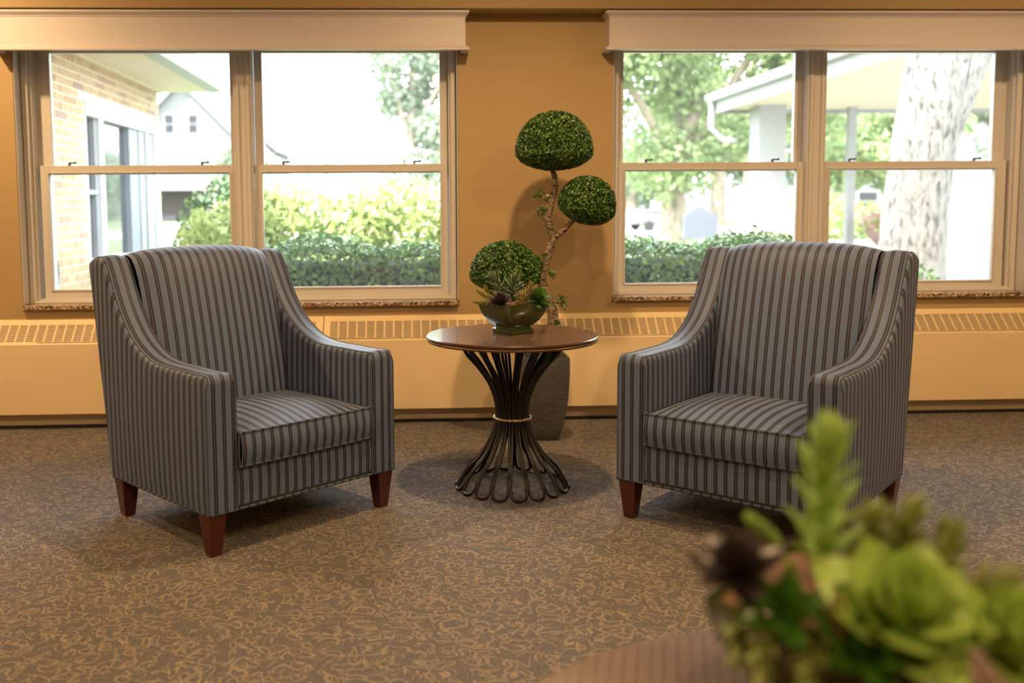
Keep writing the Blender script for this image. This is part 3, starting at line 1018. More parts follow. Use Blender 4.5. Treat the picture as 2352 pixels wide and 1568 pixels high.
for k, pts in enumerate(([(0.04, 0.02, 0.115), (0.06, 0.02, 0.16), (0.072, 0.02, 0.192)], [(0.02, 0.03, 0.115), (0.035, 0.03, 0.16), (0.040, 0.03, 0.185)], [(0.07, 0.0, 0.115), (0.10, 0.01, 0.15), (0.110, 0.015, 0.17)],
                         [(0.08, -0.03, 0.115), (0.115, -0.03, 0.13), (0.135, -0.03, 0.14)], [(0.01, 0.05, 0.115), (0.0, 0.05, 0.15), (-0.005, 0.05, 0.17)])):
    sprig(root, 'olive_stem', M['suc_olive'], L_olive, pts, 28, 0.040, 0.0035, 1.0, 0.7)
rosette(root, 'dark_rosette', M['suc_dark'], L_dark, (-0.120, -0.045, 0.160), 22, 0.046, (-0.4, -0.35, 0.8), lift0=0.05, lift1=1.2)
rosette(root, 'dark_rosette', M['suc_dark'], L_dark, (0.125, -0.100, 0.125), 16, 0.045, (0.5, -0.5, 0.6))
rosette(root, 'emerald_rosette', M['suc_emerald'], L_em, (-0.092, -0.070, 0.132), 14, 0.050, (-0.3, -0.6, 0.7))
for pts in ([(-0.085, -0.03, 0.12), (-0.118, -0.045, 0.118), (-0.128, -0.055, 0.085)], [(-0.08, -0.06, 0.12), (-0.110, -0.08, 0.112), (-0.118, -0.09, 0.075)], [(-0.05, -0.08, 0.12), (-0.080, -0.11, 0.112), (-0.088, -0.12, 0.080)]):
    sprig(root, 'trailing_olive_stem', M['suc_olive'], L_olive, pts, 26, 0.028, 0.003, 1.0, 0.8)
sprig(root, 'amber_stem', M['orange'], L_spike, [(-0.05, -0.085, 0.118), (-0.060, -0.105, 0.135), (-0.062, -0.112, 0.150)], 10, 0.034, 0.006, 0.5, 0.9)
rosette(root, 'emerald_rosette', M['suc_emerald'], L_em, (-0.035, -0.115, 0.118), 14, 0.058, (-0.1, -0.8, 0.5))
for pts in ([(0.10, -0.10, 0.10), (0.125, -0.15, 0.13), (0.128, -0.19, 0.185)], [(0.11, -0.09, 0.10), (0.135, -0.16, 0.12), (0.14, -0.20, 0.14)]):
    sprig(root, 'blade_stem', M['suc_olive'], L_long2, pts, 7, 0.07, 0.004, 0.35, 0.9)

# ================================================================== FOLIAGE CLOUDS (stuff)
def leaf_cloud(name, mat, pos, nrm, size, parent=None, jitter=0.7, aspect=0.6, kind='stuff'):
    """pos, nrm: (n,3) arrays; every leaf a folded four-sided blade"""
    n = len(pos)
    nrm = nrm + rng.normal(0, jitter, (n, 3))
    nrm /= np.linalg.norm(nrm, axis=1)[:, None] + 1e-9
    t = rng.normal(0, 1, (n, 3))
    t -= nrm * np.sum(t * nrm, axis=1)[:, None]
    t /= np.linalg.norm(t, axis=1)[:, None] + 1e-9
    bt = np.cross(nrm, t)
    s = size * rng.uniform(0.7, 1.25, (n, 1))
    v = np.stack([pos - t * s * 0.5, pos + bt * s * aspect * 0.5 + nrm * s * 0.12, pos + t * s * 0.5, pos - bt * s * aspect * 0.5 + nrm * s * 0.12], axis=1).reshape(-1, 3)
    idx = np.arange(n)[:, None] * 4
    f = np.concatenate([idx + [0, 1, 2], idx + [0, 2, 3]], axis=1).reshape(-1)
    me = bpy.data.meshes.new(name)
    me.vertices.add(len(v)); me.vertices.foreach_set('co', v.astype(np.float32).ravel())
    nt = n * 2
    me.loops.add(nt * 3); me.loops.foreach_set('vertex_index', f.astype(np.int32))
    me.polygons.add(nt)
    me.polygons.foreach_set('loop_start', np.arange(0, nt * 3, 3, dtype=np.int32))
    me.update(calc_edges=True)
    me.materials.append(mat)
    return link(name, me, parent, kind)

def dome_points(n, c, rx, rz_up, rz_dn, layers=0.10, axis=None):
    d = rng.normal(0, 1, (n, 3)); d /= np.linalg.norm(d, axis=1)[:, None]
    r = 1 - layers * rng.random((n, 1)) ** 1.5
    p = d * r
    sc = np.where(p[:, 2:3] > 0, rz_up, rz_dn)
    # flattened underside: squash the lower half
    q = np.concatenate([p[:, :2] * rx, p[:, 2:3] * sc], axis=1)
    if axis is not None:
        R_ = np.array(Vector((0, 0, 1)).rotation_difference(Vector(axis)).to_matrix())
        q = q @ R_.T; d = d @ R_.T
    return q + np.array(c), d

def core_blob(name, mat, c, rx, zu, zd, parent, axis=None):
    mb = MB()
    rows = []
    for i in range(9):
        a = -PI / 2 + PI * i / 8
        z = math.sin(a) * (zu if a > 0 else zd)
        rows.append([(rx * math.cos(a) * math.cos(2 * PI * k / 16), rx * math.cos(a) * math.sin(2 * PI * k / 16), z) for k in range(16)])
    mb.grid(rows, closed_v=True)
    o = mb.build(name, mat, parent, smooth=True)
    o.location = c
    if axis is not None:
        o.rotation_euler = Vector((0, 0, 1)).rotation_difference(Vector(axis)).to_euler()
    return o

# ---------------------------------------------------------------- topiary tree in its planter
PX, PY = 0.622, 4.50
root = empty('topiary_tree', (PX, PY, 0))
tag(root, 'three-ball potted topiary tree standing against the wall behind the table', 'topiary')
mb = MB()
rows = []
for h, z in ((0.0, 0.0), (0.060, 0.0), (0.063, 0.004), (0.078, 0.06), (0.092, 0.125), (0.103, 0.21), (0.108, 0.30), (0.109, 0.36), (0.108, 0.402), (0.105, 0.405), (0.097, 0.404), (0.094, 0.38), (0.0, 0.378)):
    row = []
    c = h * 0.12; k = h - c
    for qd, (sx, sy) in enumerate(((1, 1), (-1, 1), (-1, -1), (1, -1))):
        for j in range(4):
            a = qd * PI / 2 + j / 3 * PI / 2
            row.append((sx * k + c * math.cos(a), sy * k + c * math.sin(a), z))
    rows.append(row)
mb.grid(rows, closed_v=True)
mb.build('planter', M['planter'], root, smooth=True, angle=35)
mb = MB(); mb.lathe([(0.0, 0.386), (0.05, 0.385), (0.088, 0.380)], 16)
mb.build('soil', M['soil'], root, smooth=True)

def local(pts):
    return [(x - PX, y - PY, z) for x, y, z in pts]
def rough_tube(pts, radii, name, parent, mat=None):
    path = spline(pts, 7)
    N = len(path)
    rr = []
    for i in range(N):
        f = i / (N - 1) * (len(radii) - 1)
        k = min(int(f), len(radii) - 2)
        rr.append(lerp(radii[k], radii[k + 1], f - k) * random.uniform(0.88, 1.14))
    mb_ = MB(); mb_.tube(path, rr, 12)
    mb_.v = [(x + random.uniform(-.0012, .0012), y + random.uniform(-.0012, .0012), z) for x, y, z in mb_.v]
    return mb_.build(name, mat or M['birch'], parent, smooth=True, angle=70)

tr = rough_tube(local([(0.655, 4.5, 0.375), (0.662, 4.5, 0.50), (0.660, 4.5, 0.62), (0.618, 4.5, 0.72), (0.614, 4.5, 0.79), (0.640, 4.5, 0.88), (0.668, 4.5, 0.965)]), [0.024, 0.025, 0.024, 0.022, 0.021, 0.019, 0.019], 'trunk', root)
rough_tube(local([(0.668, 4.5, 0.955), (0.645, 4.5, 1.02), (0.637, 4.5, 1.06), (0.655, 4.5, 1.13), (0.672, 4.5, 1.18), (0.675, 4.5, 1.23), (0.660, 4.5, 1.29), (0.662, 4.5, 1.36)]), [0.017, 0.018, 0.019, 0.017, 0.014, 0.0125, 0.012, 0.011], 'branch', root)
rough_tube(local([(0.668, 4.5, 0.960), (0.700, 4.49, 0.985), (0.735, 4.48, 1.02), (0.772, 4.47, 1.065)]), [0.014, 0.013, 0.012, 0.011], 'branch', root)
rough_tube(local([(0.612, 4.5, 0.76), (0.575, 4.47, 0.775), (0.52, 4.43, 0.775), (0.44, 4.40, 0.79)]), [0.013, 0.012, 0.011, 0.011], 'branch', root)
rough_tube(local([(0.650, 4.5, 1.13), (0.628, 4.495, 1.145), (0.612, 4.49, 1.155)]), [0.014, 0.011, 0.008], 'branch_stub', root)
rough_tube(local([(0.640, 4.5, 1.04), (0.622, 4.495, 1.055), (0.615, 4.49, 1.075)]), [0.016, 0.012, 0.010], 'branch_stub', root)
def topiary_ball(c, rx, zu, zd, n, axis=None):
    c = (c[0] - PX, c[1] - PY, c[2])
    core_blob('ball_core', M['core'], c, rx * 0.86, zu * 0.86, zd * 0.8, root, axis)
    p, d = dome_points(n, c, rx, zu, zd, 0.13, axis)
    leaf_cloud('leaf_ball', M['topiary'], p, d, 0.0138, root, 0.85)
topiary_ball((0.669, 4.50, 1.365), 0.182, 0.188, 0.088, 13000)
topiary_ball((0.815, 4.46, 1.110), 0.136, 0.140, 0.085, 8500, (0.28, 0.0, 0.96))
topiary_ball((0.428, 4.40, 0.793), 0.165, 0.160, 0.075, 10000)
for (sx, sy, sz, r_) in ((0.597, 4.49, 1.165, 0.022), (0.607, 4.49, 1.085, 0.022), (0.585, 4.48, 0.862, 0.018), (0.655, 4.49, 1.00, 0.012), (0.627, 4.49, 0.875, 0.010),
                         (0.655, 4.48, 0.79, 0.016), (0.705, 4.48, 0.655, 0.024), (0.60, 4.47, 0.84, 0.012), (0.68, 4.46, 0.56, 0.012)):
    mb = MB(); mb.tube([(sx - PX + 0.6 * (0.64 - sx), sy - PY, sz - 0.012), (sx - PX, sy - PY, sz)], 0.0018, 5)
    s = mb.build('twig', M['birch'], root)
    n = int(r_ * 3200)
    p = rng.normal(0, r_ * 0.6, (n, 3)) + np.array([sx - PX, sy - PY, sz])
    leaf_cloud('twig_leaves', M['topiary'], p, rng.normal(0, 1, (n, 3)), 0.015, s, 1.0)

# ================================================================== OUTSIDE
M['lawn'] = plain('sunny_lawn', (0.095, 0.125, 0.05), 0.9, var=0.35, scale=3)
M['paving'] = plain('pale_concrete', (0.341, 0.329, 0.304), 0.85, var=0.08, scale=2)
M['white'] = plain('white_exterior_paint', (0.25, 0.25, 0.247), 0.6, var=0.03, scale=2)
M['signpaint'] = plain('shaded_sign_paint', (0.105, 0.115, 0.145), 0.6, var=0.03)  # bluish shade on the board's near side put into its colour
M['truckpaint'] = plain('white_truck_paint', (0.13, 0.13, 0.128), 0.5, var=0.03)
M['soffit'] = plain('cream_soffit', (0.64, 0.55, 0.45), 0.7, var=0.03, scale=2)
M['bounce'] = plain('tan_bounce_ground', (0.34, 0.27, 0.18), 0.95, var=0.2, scale=6)  # warm tan meant to bounce sunlight up at the soffit
M['gutter'] = plain('grey_gutter', (0.26, 0.27, 0.29), 0.5, var=0.05)
M['framewhite'] = plain('white_window_paint', (0.55, 0.56, 0.57), 0.5, var=0.03)
M['roof'] = plain('pale_roof_shingle', (0.15, 0.15, 0.155), 0.9, var=0.25, scale=12)
M['mortar'] = plain('pale_mortar', (0.76, 0.72, 0.64), 0.9, var=0.06, scale=20)
M['brick'] = mat_brick()
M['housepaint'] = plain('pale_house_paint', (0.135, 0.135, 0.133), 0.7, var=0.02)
M['greytrim'] = plain('blue_grey_trim', (0.223, 0.254, 0.298), 0.5, var=0.05)
M['darkglass'] = plain('dark_reflecting_glass', (0.03, 0.035, 0.045), 0.03, var=0.1, spec=1.0, coat=1.0)
M['darkwin'] = plain('far_window_glass', (0.035, 0.035, 0.04), 0.6, var=0.1, spec=0.1)
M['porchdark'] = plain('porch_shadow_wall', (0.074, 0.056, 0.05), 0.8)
M['hedge'] = leafy('hedge_leaf', (0.035, 0.085, 0.025), (0.14, 0.26, 0.07), 0.35, 0.2, (0.22, 0.36, 0.10))
M['bright'] = leafy('sunlit_shrub_leaf', (0.24, 0.34, 0.08), (0.52, 0.58, 0.24), 0.5, 0.45)
M['maple'] = leafy('maple_leaf', (0.17, 0.25, 0.09), (0.42, 0.50, 0.24), 0.5, 0.5)
M['fartree'] = leafy('far_tree_leaf', (0.17, 0.23, 0.15), (0.34, 0.39, 0.28), 0.5, 0.4)  # leaf colours paled and greyed in place of outdoor haze
M['bloom'] = leafy('cream_bloom', (0.384, 0.36, 0.279), (0.527, 0.496, 0.422), 0.6, 0.3)
M['pink'] = leafy('pink_bloom', (0.50, 0.22, 0.22), (0.60, 0.48, 0.42), 0.6, 0.3)
M['bark'] = mat_bark('pale_tree_bark', (0.03, 0.028, 0.025), (0.165, 0.155, 0.14), 24, (1, 1, 0.42), 0.03)
M['barkdark'] = mat_bark('brown_tree_bark', (0.10, 0.08, 0.06), (0.36, 0.29, 0.22), 12, (1, 1, 0.3))
M['terracotta'] = plain('clay_urn', (0.223, 0.136, 0.105), 0.7)
M['red'] = plain('red_panel', (0.31, 0.031, 0.031), 0.5)
M['rubber'] = plain('tyre_rubber', (0.02, 0.02, 0.02), 0.8)
M['hose'] = plain('grey_hose', (0.279, 0.291, 0.298), 0.5)
M['brown'] = plain('brown_reel', (0.186, 0.105, 0.062), 0.6)

def ground_z(y):
    return -0.1 + 0.55 * max(0.0, min(1.0, (y - 7.0) / 10.0))

mb = MB()
ys = [5.2, 7, 8, 10, 12, 14, 16, 17, 25, 40, 60, 90, 140]
P = [[(x, y, ground_z(y)) for x in (-90, -30, -8, 0, 8, 30, 90)] for y in ys]
mb.grid(P, flip=True)
o = mb.build('ground_lawn', M['lawn']); structure(o)
mb = MB(); mb.box(-80, 80, 21.0, 27.0, 0.455, 0.47)
structure(mb.build('road', M['paving']))
mb = MB()
rows = []
for y in np.linspace(8, 17, 8):
    rows.append([(5.4, y, ground_z(y) + 0.012), (10.5, y, ground_z(y) + 0.012)])
mb.grid(rows, flip=True)
structure(mb.build('driveway', M['paving']))

mb = MB()
mb.grid([[(x, y, ground_z(y) + 0.012) for x in (-2.7, 2, 8)] for y in (5.2, 6, 7, 8, 9.6)], flip=True)
structure(mb.build('bounce_ground', M['bounce']))  # hidden ground strip added to throw warm light onto the wing soffit
# own building: outside eave above the windows
mb = MB(); mb.box(-2.2, 6.5, 5.2, 5.75, 2.36, 2.40); mb.box(-2.2, 6.5, 5.73, 5.76, 2.34, 2.55)
o = structure(mb.build('trim_3', M['soffit']))
mb = MB(); mb.add([(-8, -4, 3.6), (8, -4, 3.6), (8, 5.76, 2.55), (-2.2, 5.76, 2.55), (-8, 5.76, 2.55)], [(0, 1, 2, 3, 4)])
mb.add([(-8, -4, 3.65), (8, -4, 3.65), (8, 5.76, 2.60), (-2.2, 5.76, 2.60), (-8, 5.76, 2.60)], [(0, 1, 2, 3, 4)])
structure(mb.build('roof', M['roof']))

# ---------------------------------------------------------------- brick wing
WX = -2.72
root = empty('brick_wing', (WX, 8.0, -0.1))
tag(root, 'buff brick wing with white window and overhanging eave outside the window', 'building')
def RB(mb, name, mat, parent=root, **kw):
    lx, ly, lz = WX, 8.0, -0.1
    mb.v = [(x - lx, y - ly, z - lz) for x, y, z in mb.v]
    return mb.build(name, mat, parent, **kw)
WY0, WY1, WZ0, WZ1 = 8.20, 10.38, 0.62, 2.02      # window opening of the wing
mb = MB()
mb.box(WX - 0.25, WX - 0.005, 5.2, WY0, -0.1, 2.36)
mb.box(WX - 0.25, WX - 0.005, WY0, 10.55, WZ1, 2.36)
mb.box(WX - 0.25, WX - 0.005, WY0, 10.55, -0.1, WZ0)
mb.box(WX - 0.25, WX - 0.005, WY1, 10.55, WZ0, WZ1)
mb.box(WX - 6, WX - 0.25, 10.3, 10.55, -0.1, 2.36)
wallo = RB(mb, 'brick_wall', M['mortar'])
bm_mesh = None
CH, BLn = 0.0677, 0.213
nb = 0
rest = MB()
for r_ in range(36):
    z = -0.08 + r_ * CH
    if z + 0.06 > 2.37:
        break
    y = 5.2 + (BLn / 2 if r_ % 2 else 0)
    header = (r_ % 6 == 5)
    step = BLn if not header else BLn / 2
    while y < 10.54:
        ln = step - 0.010
        y1 = min(y + ln, 10.55)
        inwin = (y1 > WY0 + 0.02 and y < WY1 and z + 0.058 > WZ0 and z < WZ1)
        if not inwin and y1 - y > 0.03:
            yy1 = min(y1, WY0) if (y < WY0 < y1 and z + 0.058 > WZ0 and z < WZ1) else y1
            if yy1 - y > 0.03:
                vis = (y > 6.75 and z > 0.42)
                if vis and nb < 300:
                    if bm_mesh is None:
                        k = MB(); k.box(-0.05, 0.0, 0, 1, 0, 0.0577)
                        t_ = k.build('brick', M['brick'], wallo)
                        bm_mesh = t_.data
                        ob = t_
                    else:
                        ob = link('brick', bm_mesh, wallo)
                    ob.location = (random.uniform(-0.002, 0.003), y - 8.0, z + 0.1)
                    ob.scale = (1, yy1 - y, 1)
                    nb += 1
                else:
                    rest.box(WX - 0.05, WX + random.uniform(-.002, .003), y, yy1, z, z + 0.0577)
        y += step
RB(rest, 'outer_bricks', M['brick'], wallo, kind='stuff')
# window of the wing
ZT, ZL = WZ1 - 0.125, WZ0 + 0.06
mb = MB()
mb.box(WX - 0.10, WX + 0.012, WY0, WY1, ZT, WZ1)
mb.box(WX - 0.10, WX + 0.012, WY0, WY1, WZ0, ZL)
mb.box(WX - 0.10, WX + 0.005, WY0, WY0 + 0.015, ZL, ZT)
mb.box(WX - 0.10, WX + 0.012, WY1 - 0.06, WY1, ZL, ZT)
wf = RB(mb, 'window_frame', M['framewhite'])
mb = MB(); mb.box(WX - 0.09, WX - 0.02, WY0 + 0.015, 8.56, 1.235, 1.275); mb.box(WX - 0.09, WX - 0.03, 8.50, 8.56, ZL, ZT)
RB(mb, 'side_sash', M['gutter'], wf)
mb = MB(); mb.box(WX - 0.10, WX + 0.0, 8.56, 8.67, ZL, ZT)
RB(mb, 'mullion', M['framewhite'], wf)
mb = MB(); mb.box(WX - 0.10, WX - 0.02, 9.50, 9.80, ZL, ZT)
RB(mb, 'grey_jamb', M['greytrim'], wf)
mb = MB(); mb.box(WX - 0.10, WX - 0.01, 9.80, WY1 - 0.06, ZL, ZT); mb.box(WX - 0.10, WX + 0.002, 10.0, 10.06, ZL, ZT)
RB(mb, 'pale_jamb_panel', M['gutter'], wf)
for (a, c) in ((WY0 + 0.015, 8.50), (8.67, 9.50)):
    mb = MB(); mb.box(WX - 0.075, WX - 0.07, a, c, ZL, ZT)
    RB(mb, 'pane', M['darkglass'], wf)
mb = MB(); mb.box(WX - 0.02, WX + 0.05, WY0 - 0.03, 10.55, WZ0 - 0.05, WZ0)
RB(mb, 'window_ledge', M['framewhite'])
# eave: soffit, fascia gutter, roof
mb = MB(); mb.box(WX - 0.02, WX + 0.56, 5.2, 10.62, 2.362, 2.38)
mb.box(WX - 0.02, WX + 0.05, 5.2, 10.58, 2.345, 2.362)
RB(mb, 'soffit', M['soffit'])
mb = MB()
g = [(0.0, 0), (0.012, -0.01), (0.10, 0.0), (0.125, 0.05), (0.125, 0.115), (0.11, 0.115), (0.0, 0.115)]
g6 = [(a * 1.3, c * 1.7) for a, c in g]
mb.grid([[(WX + 0.54 + a, y, 2.37 + c) for a, c in g6 + [g6[0]]] for y in (5.2, 7, 9, 10.66)])
mb.add([(WX + 0.54 + a, 10.66, 2.37 + c) for a, c in g6], [tuple(range(7))])
RB(mb, 'gutter', M['gutter'])
mb = MB(); mb.add([(WX + 0.60, 5.2, 2.56), (WX + 0.60, 10.66, 2.56), (WX - 3.0, 10.66, 3.7), (WX - 3.0, 5.2, 3.7), (WX + 0.60, 5.2, 2.54), (WX + 0.60, 10.66, 2.54), (WX - 3.0, 10.66, 3.68), (WX - 3.0, 5.2, 3.68)],
                  [(0, 1, 2, 3), (7, 6, 5, 4), (0, 4, 5, 1), (1, 5, 6, 2)])
RB(mb, 'roof_slope', M['roof'])
# hose reel on the brick wall
root = empty('hose_reel', (WX + 0.006, 6.98, 0.44))
tag(root, 'grey hose coiled on a brown wall reel against the brick wing', 'hose reel')
mb = MB()
for k in range(4):
    mb.tube([(0.04 + 0.024 * k, 0.15 * math.cos(a), 0.20 + 0.16 * math.sin(a)) for a in np.linspace(0, 2 * PI, 28, endpoint=False)], 0.013, 8, closed=True)
mb.build('coiled_hose', M['hose'], root, smooth=True)
mb = MB(); mb.tube([(0.0, 0, 0.17), (0.13, 0, 0.17)], 0.085, 16)
mb.build('drum', M['brown'], root, smooth=True, angle=40)
mb = MB(); mb.box(0.0, 0.13, -0.07, 0.07, 0.0, 0.035)
mb.build('foot', M['gutter'], root, bevel=0.008)

# ---------------------------------------------------------------- hedge, shrubs
def box_cloud(n, x0, x1, y0, y1, z0, z1, lump=0.05):
    u = rng.random((n, 3))
    f = rng.integers(0, 10, n)
    p = np.stack([lerp(x0, x1, u[:, 0]), lerp(y0, y1, u[:, 1]), lerp(z0, z1, u[:, 2])], axis=1)
    d = rng.normal(0, 0.3, (n, 3))
    top = f < 3; front = (f >= 3) & (f < 8); back = f == 8; ends = f == 9
    p[top, 2] = z1; d[top] += (0, 0, 1)
    p[front, 1] = y0; d[front] += (0, -1, 0)
    p[back, 1] = y1; d[back] += (0, 1, 0)
    p[ends, 0] = np.where(u[ends, 1] > .5, x0, x1); 
    w = lump * (np.sin(p[:, 0] * 9.1) + np.sin(p[:, 0] * 4.3 + p[:, 2] * 7) + np.sin(p[:, 1] * 8 + p[:, 0] * 5)) / 2
    p += d * (w[:, None] + rng.normal(0, 0.018, (n, 1)))
    return p, d

root = empty('hedge', (0.6, 6.1, -0.1))
tag(root, 'dark green clipped hedge just outside, below the window panes', 'hedge')
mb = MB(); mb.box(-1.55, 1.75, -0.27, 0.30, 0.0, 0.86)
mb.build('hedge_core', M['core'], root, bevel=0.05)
p, d = box_cloud(24000, -1.63, 1.83, -0.36, 0.38, 0.05, 0.94)
leaf_cloud('hedge_leaves', M['hedge'], p, d, 0.042, root, 0.8)

def shrub(name, label, cat, loc, blobs, n, mat, size, bloom=None, nbloom=0, bsize=0.05, stems=5):
    root = empty(name, loc)
    tag(root, label, cat)
    mb = MB()
    for (bx, by, bz, br) in blobs[:stems]:
        mb.tube([(bx * 0.25, by * 0.25, 0), (bx * 0.6, by * 0.6, bz * 0.5), (bx, by, bz)], [0.02, 0.015, 0.008], 6)
    mb.build('stems', M['barkdark'], root)
    vol = np.array([b_[3] ** 2 for b_ in blobs]); vol = vol / vol.sum()
    P_, D_ = [], []
    for b_, w in zip(blobs, vol):
        k = max(10, int(n * w))
        dd = rng.normal(0, 1, (k, 3)); dd /= np.linalg.norm(dd, axis=1)[:, None]
        rr = b_[3] * (1 - 0.45 * rng.random((k, 1)) ** 1.6)
        P_.append(dd * rr * np.array([1, 1, 0.85]) + np.array(b_[:3])); D_.append(dd)
    P_ = np.concatenate(P_); D_ = np.concatenate(D_)
    keep = P_[:, 2] > 0.02
    leaf_cloud('leaves', mat, P_[keep], D_[keep], size, root, 0.8)
    if bloom:
        for i in range(nbloom):
            b_ = blobs[i % len(blobs)]
            dd = rng.normal(0, 1, 3); dd[2] = abs(dd[2]) + 0.3; dd[1] = -abs(dd[1]); dd /= np.linalg.norm(dd)
            c = np.array(b_[:3]) + dd * b_[3] * 0.97
            k = 26
            q = rng.normal(0, bsize, (k, 3)) + c
            leaf_cloud('flower_head', bloom, q, rng.normal(0, 1, (k, 3)), bsize * 0.9, root, 1.0)
    return root

blobs = [(-1.1, 0, 0.95, 0.42), (-0.6, 0.1, 1.08, 0.42), (-0.15, 0.0, 1.0, 0.40), (0.35, 0.1, 1.12, 0.42), (0.8, 0, 1.02, 0.38), (-1.35, -0.1, 0.55, 0.36), (-0.5, -0.25, 0.62, 0.36), (0.2, -0.25, 0.6, 0.36), (0.7, -0.2, 0.58, 0.34), (0.0, 0.2, 1.20, 0.3), (-0.85, 0.3, 1.15, 0.3)]
shrub('flowering_shrub', 'sunlit shrub with pale blooms behind the hedge', 'shrub', (-0.35, 7.7, -0.14), blobs, 9000, M['bright'], 0.085, M['bloom'], 22, 0.06)
shrub('round_bush', 'rounded dark green bush beyond the corner of the brick wing', 'shrub', (-1.85, 9.6, 0.04), [(0, 0, 0.92, 0.46), (-0.15, -0.1, 0.55, 0.42), (0.2, 0, 0.6, 0.45), (0.05, 0, 1.12, 0.3)], 4200, M['hedge'], 0.075)
shrub('low_bush', 'low bright bush at the foot of the wing window', 'shrub', (-2.30, 8.0, -0.02), [(0, 0.2, 0.42, 0.28), (0.1, 0.65, 0.44, 0.26)], 1800, M['bright'], 0.06)
shrub('sparse_shrub', 'sparse small-leaved shrub at the base of the big trunk', 'shrub', (3.45, 6.5, -0.1), [(-0.3, 0, 0.52, 0.26), (0.0, 0.05, 0.58, 0.26), (0.3, 0, 0.46, 0.24), (-0.65, 0, 0.60, 0.24)], 1300, M['hedge'], 0.05)
shrub('roadside_bush', 'pale green bush at the edge of the driveway', 'shrub', (7.6, 17.2, 0.45), [(-0.8, 0, 0.3, 0.5), (0, 0, 0.4, 0.55), (0.9, 0.2, 0.3, 0.5)], 1400, M['bright'], 0.13)

# ---------------------------------------------------------------- trees
def tree(name, label, loc, height, crown, n, mat, size, trunk_r, bark, trunk_pts=None, branches=True):
    root = empty(name, loc)
    tag(root, label, 'tree')
    pts = trunk_pts or [(0, 0, -0.05), (0.03, 0, height * 0.25), (-0.02, 0, height * 0.5), (0.05, 0, height * 0.8)]
    path = spline(pts, 6)
    mb = MB(); mb.tube(path, [trunk_r * (1.25 - 0.75 * (i / (len(path) - 1))) for i in range(len(path))], 12)
    tr_ = mb.build('trunk', bark, root, smooth=True)
    if branches:
        for i in range(5):
            a = i * 1.3 + 0.4
            b_ = crown[i % len(crown)]
            s0 = path[int(len(path) * 0.5) + i % 3]
            mbb = MB(); mbb.tube(spline([tuple(s0), ((s0.x + b_[0]) / 2, (s0.y + b_[1]) / 2, (s0.z + b_[2]) / 2 + 0.1), (b_[0], b_[1], b_[2])], 4), trunk_r * 0.35, 7)
            mbb.build('branch', bark, root, smooth=True)
    vol = np.array([b_[3] ** 2 for b_ in crown]); vol = vol / vol.sum()
    P_, D_ = [], []
    for b_, w in zip(crown, vol):
        k = int(n * w)
        dd = rng.normal(0, 1, (k, 3)); dd /= np.linalg.norm(dd, axis=1)[:, None]
        rr = b_[3] * (1 - 0.6 * rng.random((k, 1)) ** 1.4) * (1 + 0.12 * np.sin(dd[:, :1] * 7 + dd[:, 2:3] * 5))
        P_.append(dd * rr * np.array([1, 1, 0.75]) + np.array(b_[:3])); D_.append(dd + (0, 0, 0.5))
    leaf_cloud('crown', mat, np.concatenate(P_), np.concatenate(D_), size, root, 0.7)
    return root

def rand_crown(n, cx, cz, rx, rz, r0, r1, seed, ry=None):
    r_ = random.Random(seed)
    out = []
    for i in range(n):
        a = r_.uniform(0, 2 * PI); q = math.sqrt(r_.random())
        out.append((cx + rx * q * math.cos(a) , (ry or rx) * q * math.sin(a) * 0.6, cz + r_.uniform(-rz, rz), r_.uniform(r0, r1)))
    return out

tree('maple_tree', 'spreading leafy maple with a forked trunk filling the window', (4.95, 18.0, 0.45), 5.5, rand_crown(30, 0.3, 3.2, 2.9, 1.8, 0.6, 1.05, 3), 27000, M['maple'], 0.15, 0.22, M['barkdark'],
     [(0, 0, -0.05), (0.0, 0, 0.6), (0.06, 0, 1.1), (0.25, 0, 1.8), (0.5, 0, 3.0)])
tree('street_tree', 'hazy tree rising behind the flowering shrub', (0.0, 26.0, 0.45), 5.5, rand_crown(16, 0.3, 3.4, 1.5, 1.9, 0.5, 0.9, 5), 9000, M['fartree'], 0.19, 0.16, M['barkdark'])
tree('street_tree', 'slender dark-trunked tree standing behind the pale sign', (8.9, 25.0, 0.45), 6, rand_crown(18, 0.0, 3.6, 2.4, 1.4, 0.6, 1.0, 8), 10000, M['maple'], 0.19, 0.2, M['barkdark'])
tree('street_tree', 'leafy tree seen under the entrance canopy', (13.8, 27.0, 0.45), 6, rand_crown(20, 0.0, 2.6, 2.6, 1.3, 0.6, 1.0, 9), 10000, M['maple'], 0.19, 0.2, M['barkdark'])
tree('street_tree', 'small round tree between the far white houses', (-8.0, 45.0, 0.45), 4, rand_crown(8, 0.0, 2.6, 1.2, 0.9, 0.6, 0.9, 10), 2500, M['fartree'], 0.25, 0.15, M['barkdark'])
tree('street_tree', 'broad tree at the edge of view past the big trunk', (18.6, 29.0, 0.45), 6, rand_crown(14, 0.0, 3.4, 2.2, 1.6, 0.7, 1.1, 12), 6000, M['fartree'], 0.24, 0.22, M['barkdark'])
tree('street_tree', 'tree beyond the maple with the darker trunk', (10.6, 33.0, 0.45), 6, rand_crown(24, 0.6, 3.6, 4.0, 1.8, 0.9, 1.3, 13), 9000, M['fartree'], 0.26, 0.25, M['barkdark'])
tree('street_tree', 'low-branched tree behind the sign board', (9.2, 40.0, 0.45), 5, rand_crown(20, 0.0, 1.9, 3.2, 1.2, 0.9, 1.3, 21), 5200, M['fartree'], 0.28, 0.2, M['barkdark'])
tree('street_tree', 'low-branched tree behind the white truck', (11.2, 54.0, 0.45), 5, rand_crown(20, 0.0, 2.0, 3.0, 1.3, 0.9, 1.3, 22), 5200, M['fartree'], 0.30, 0.2, M['barkdark'])
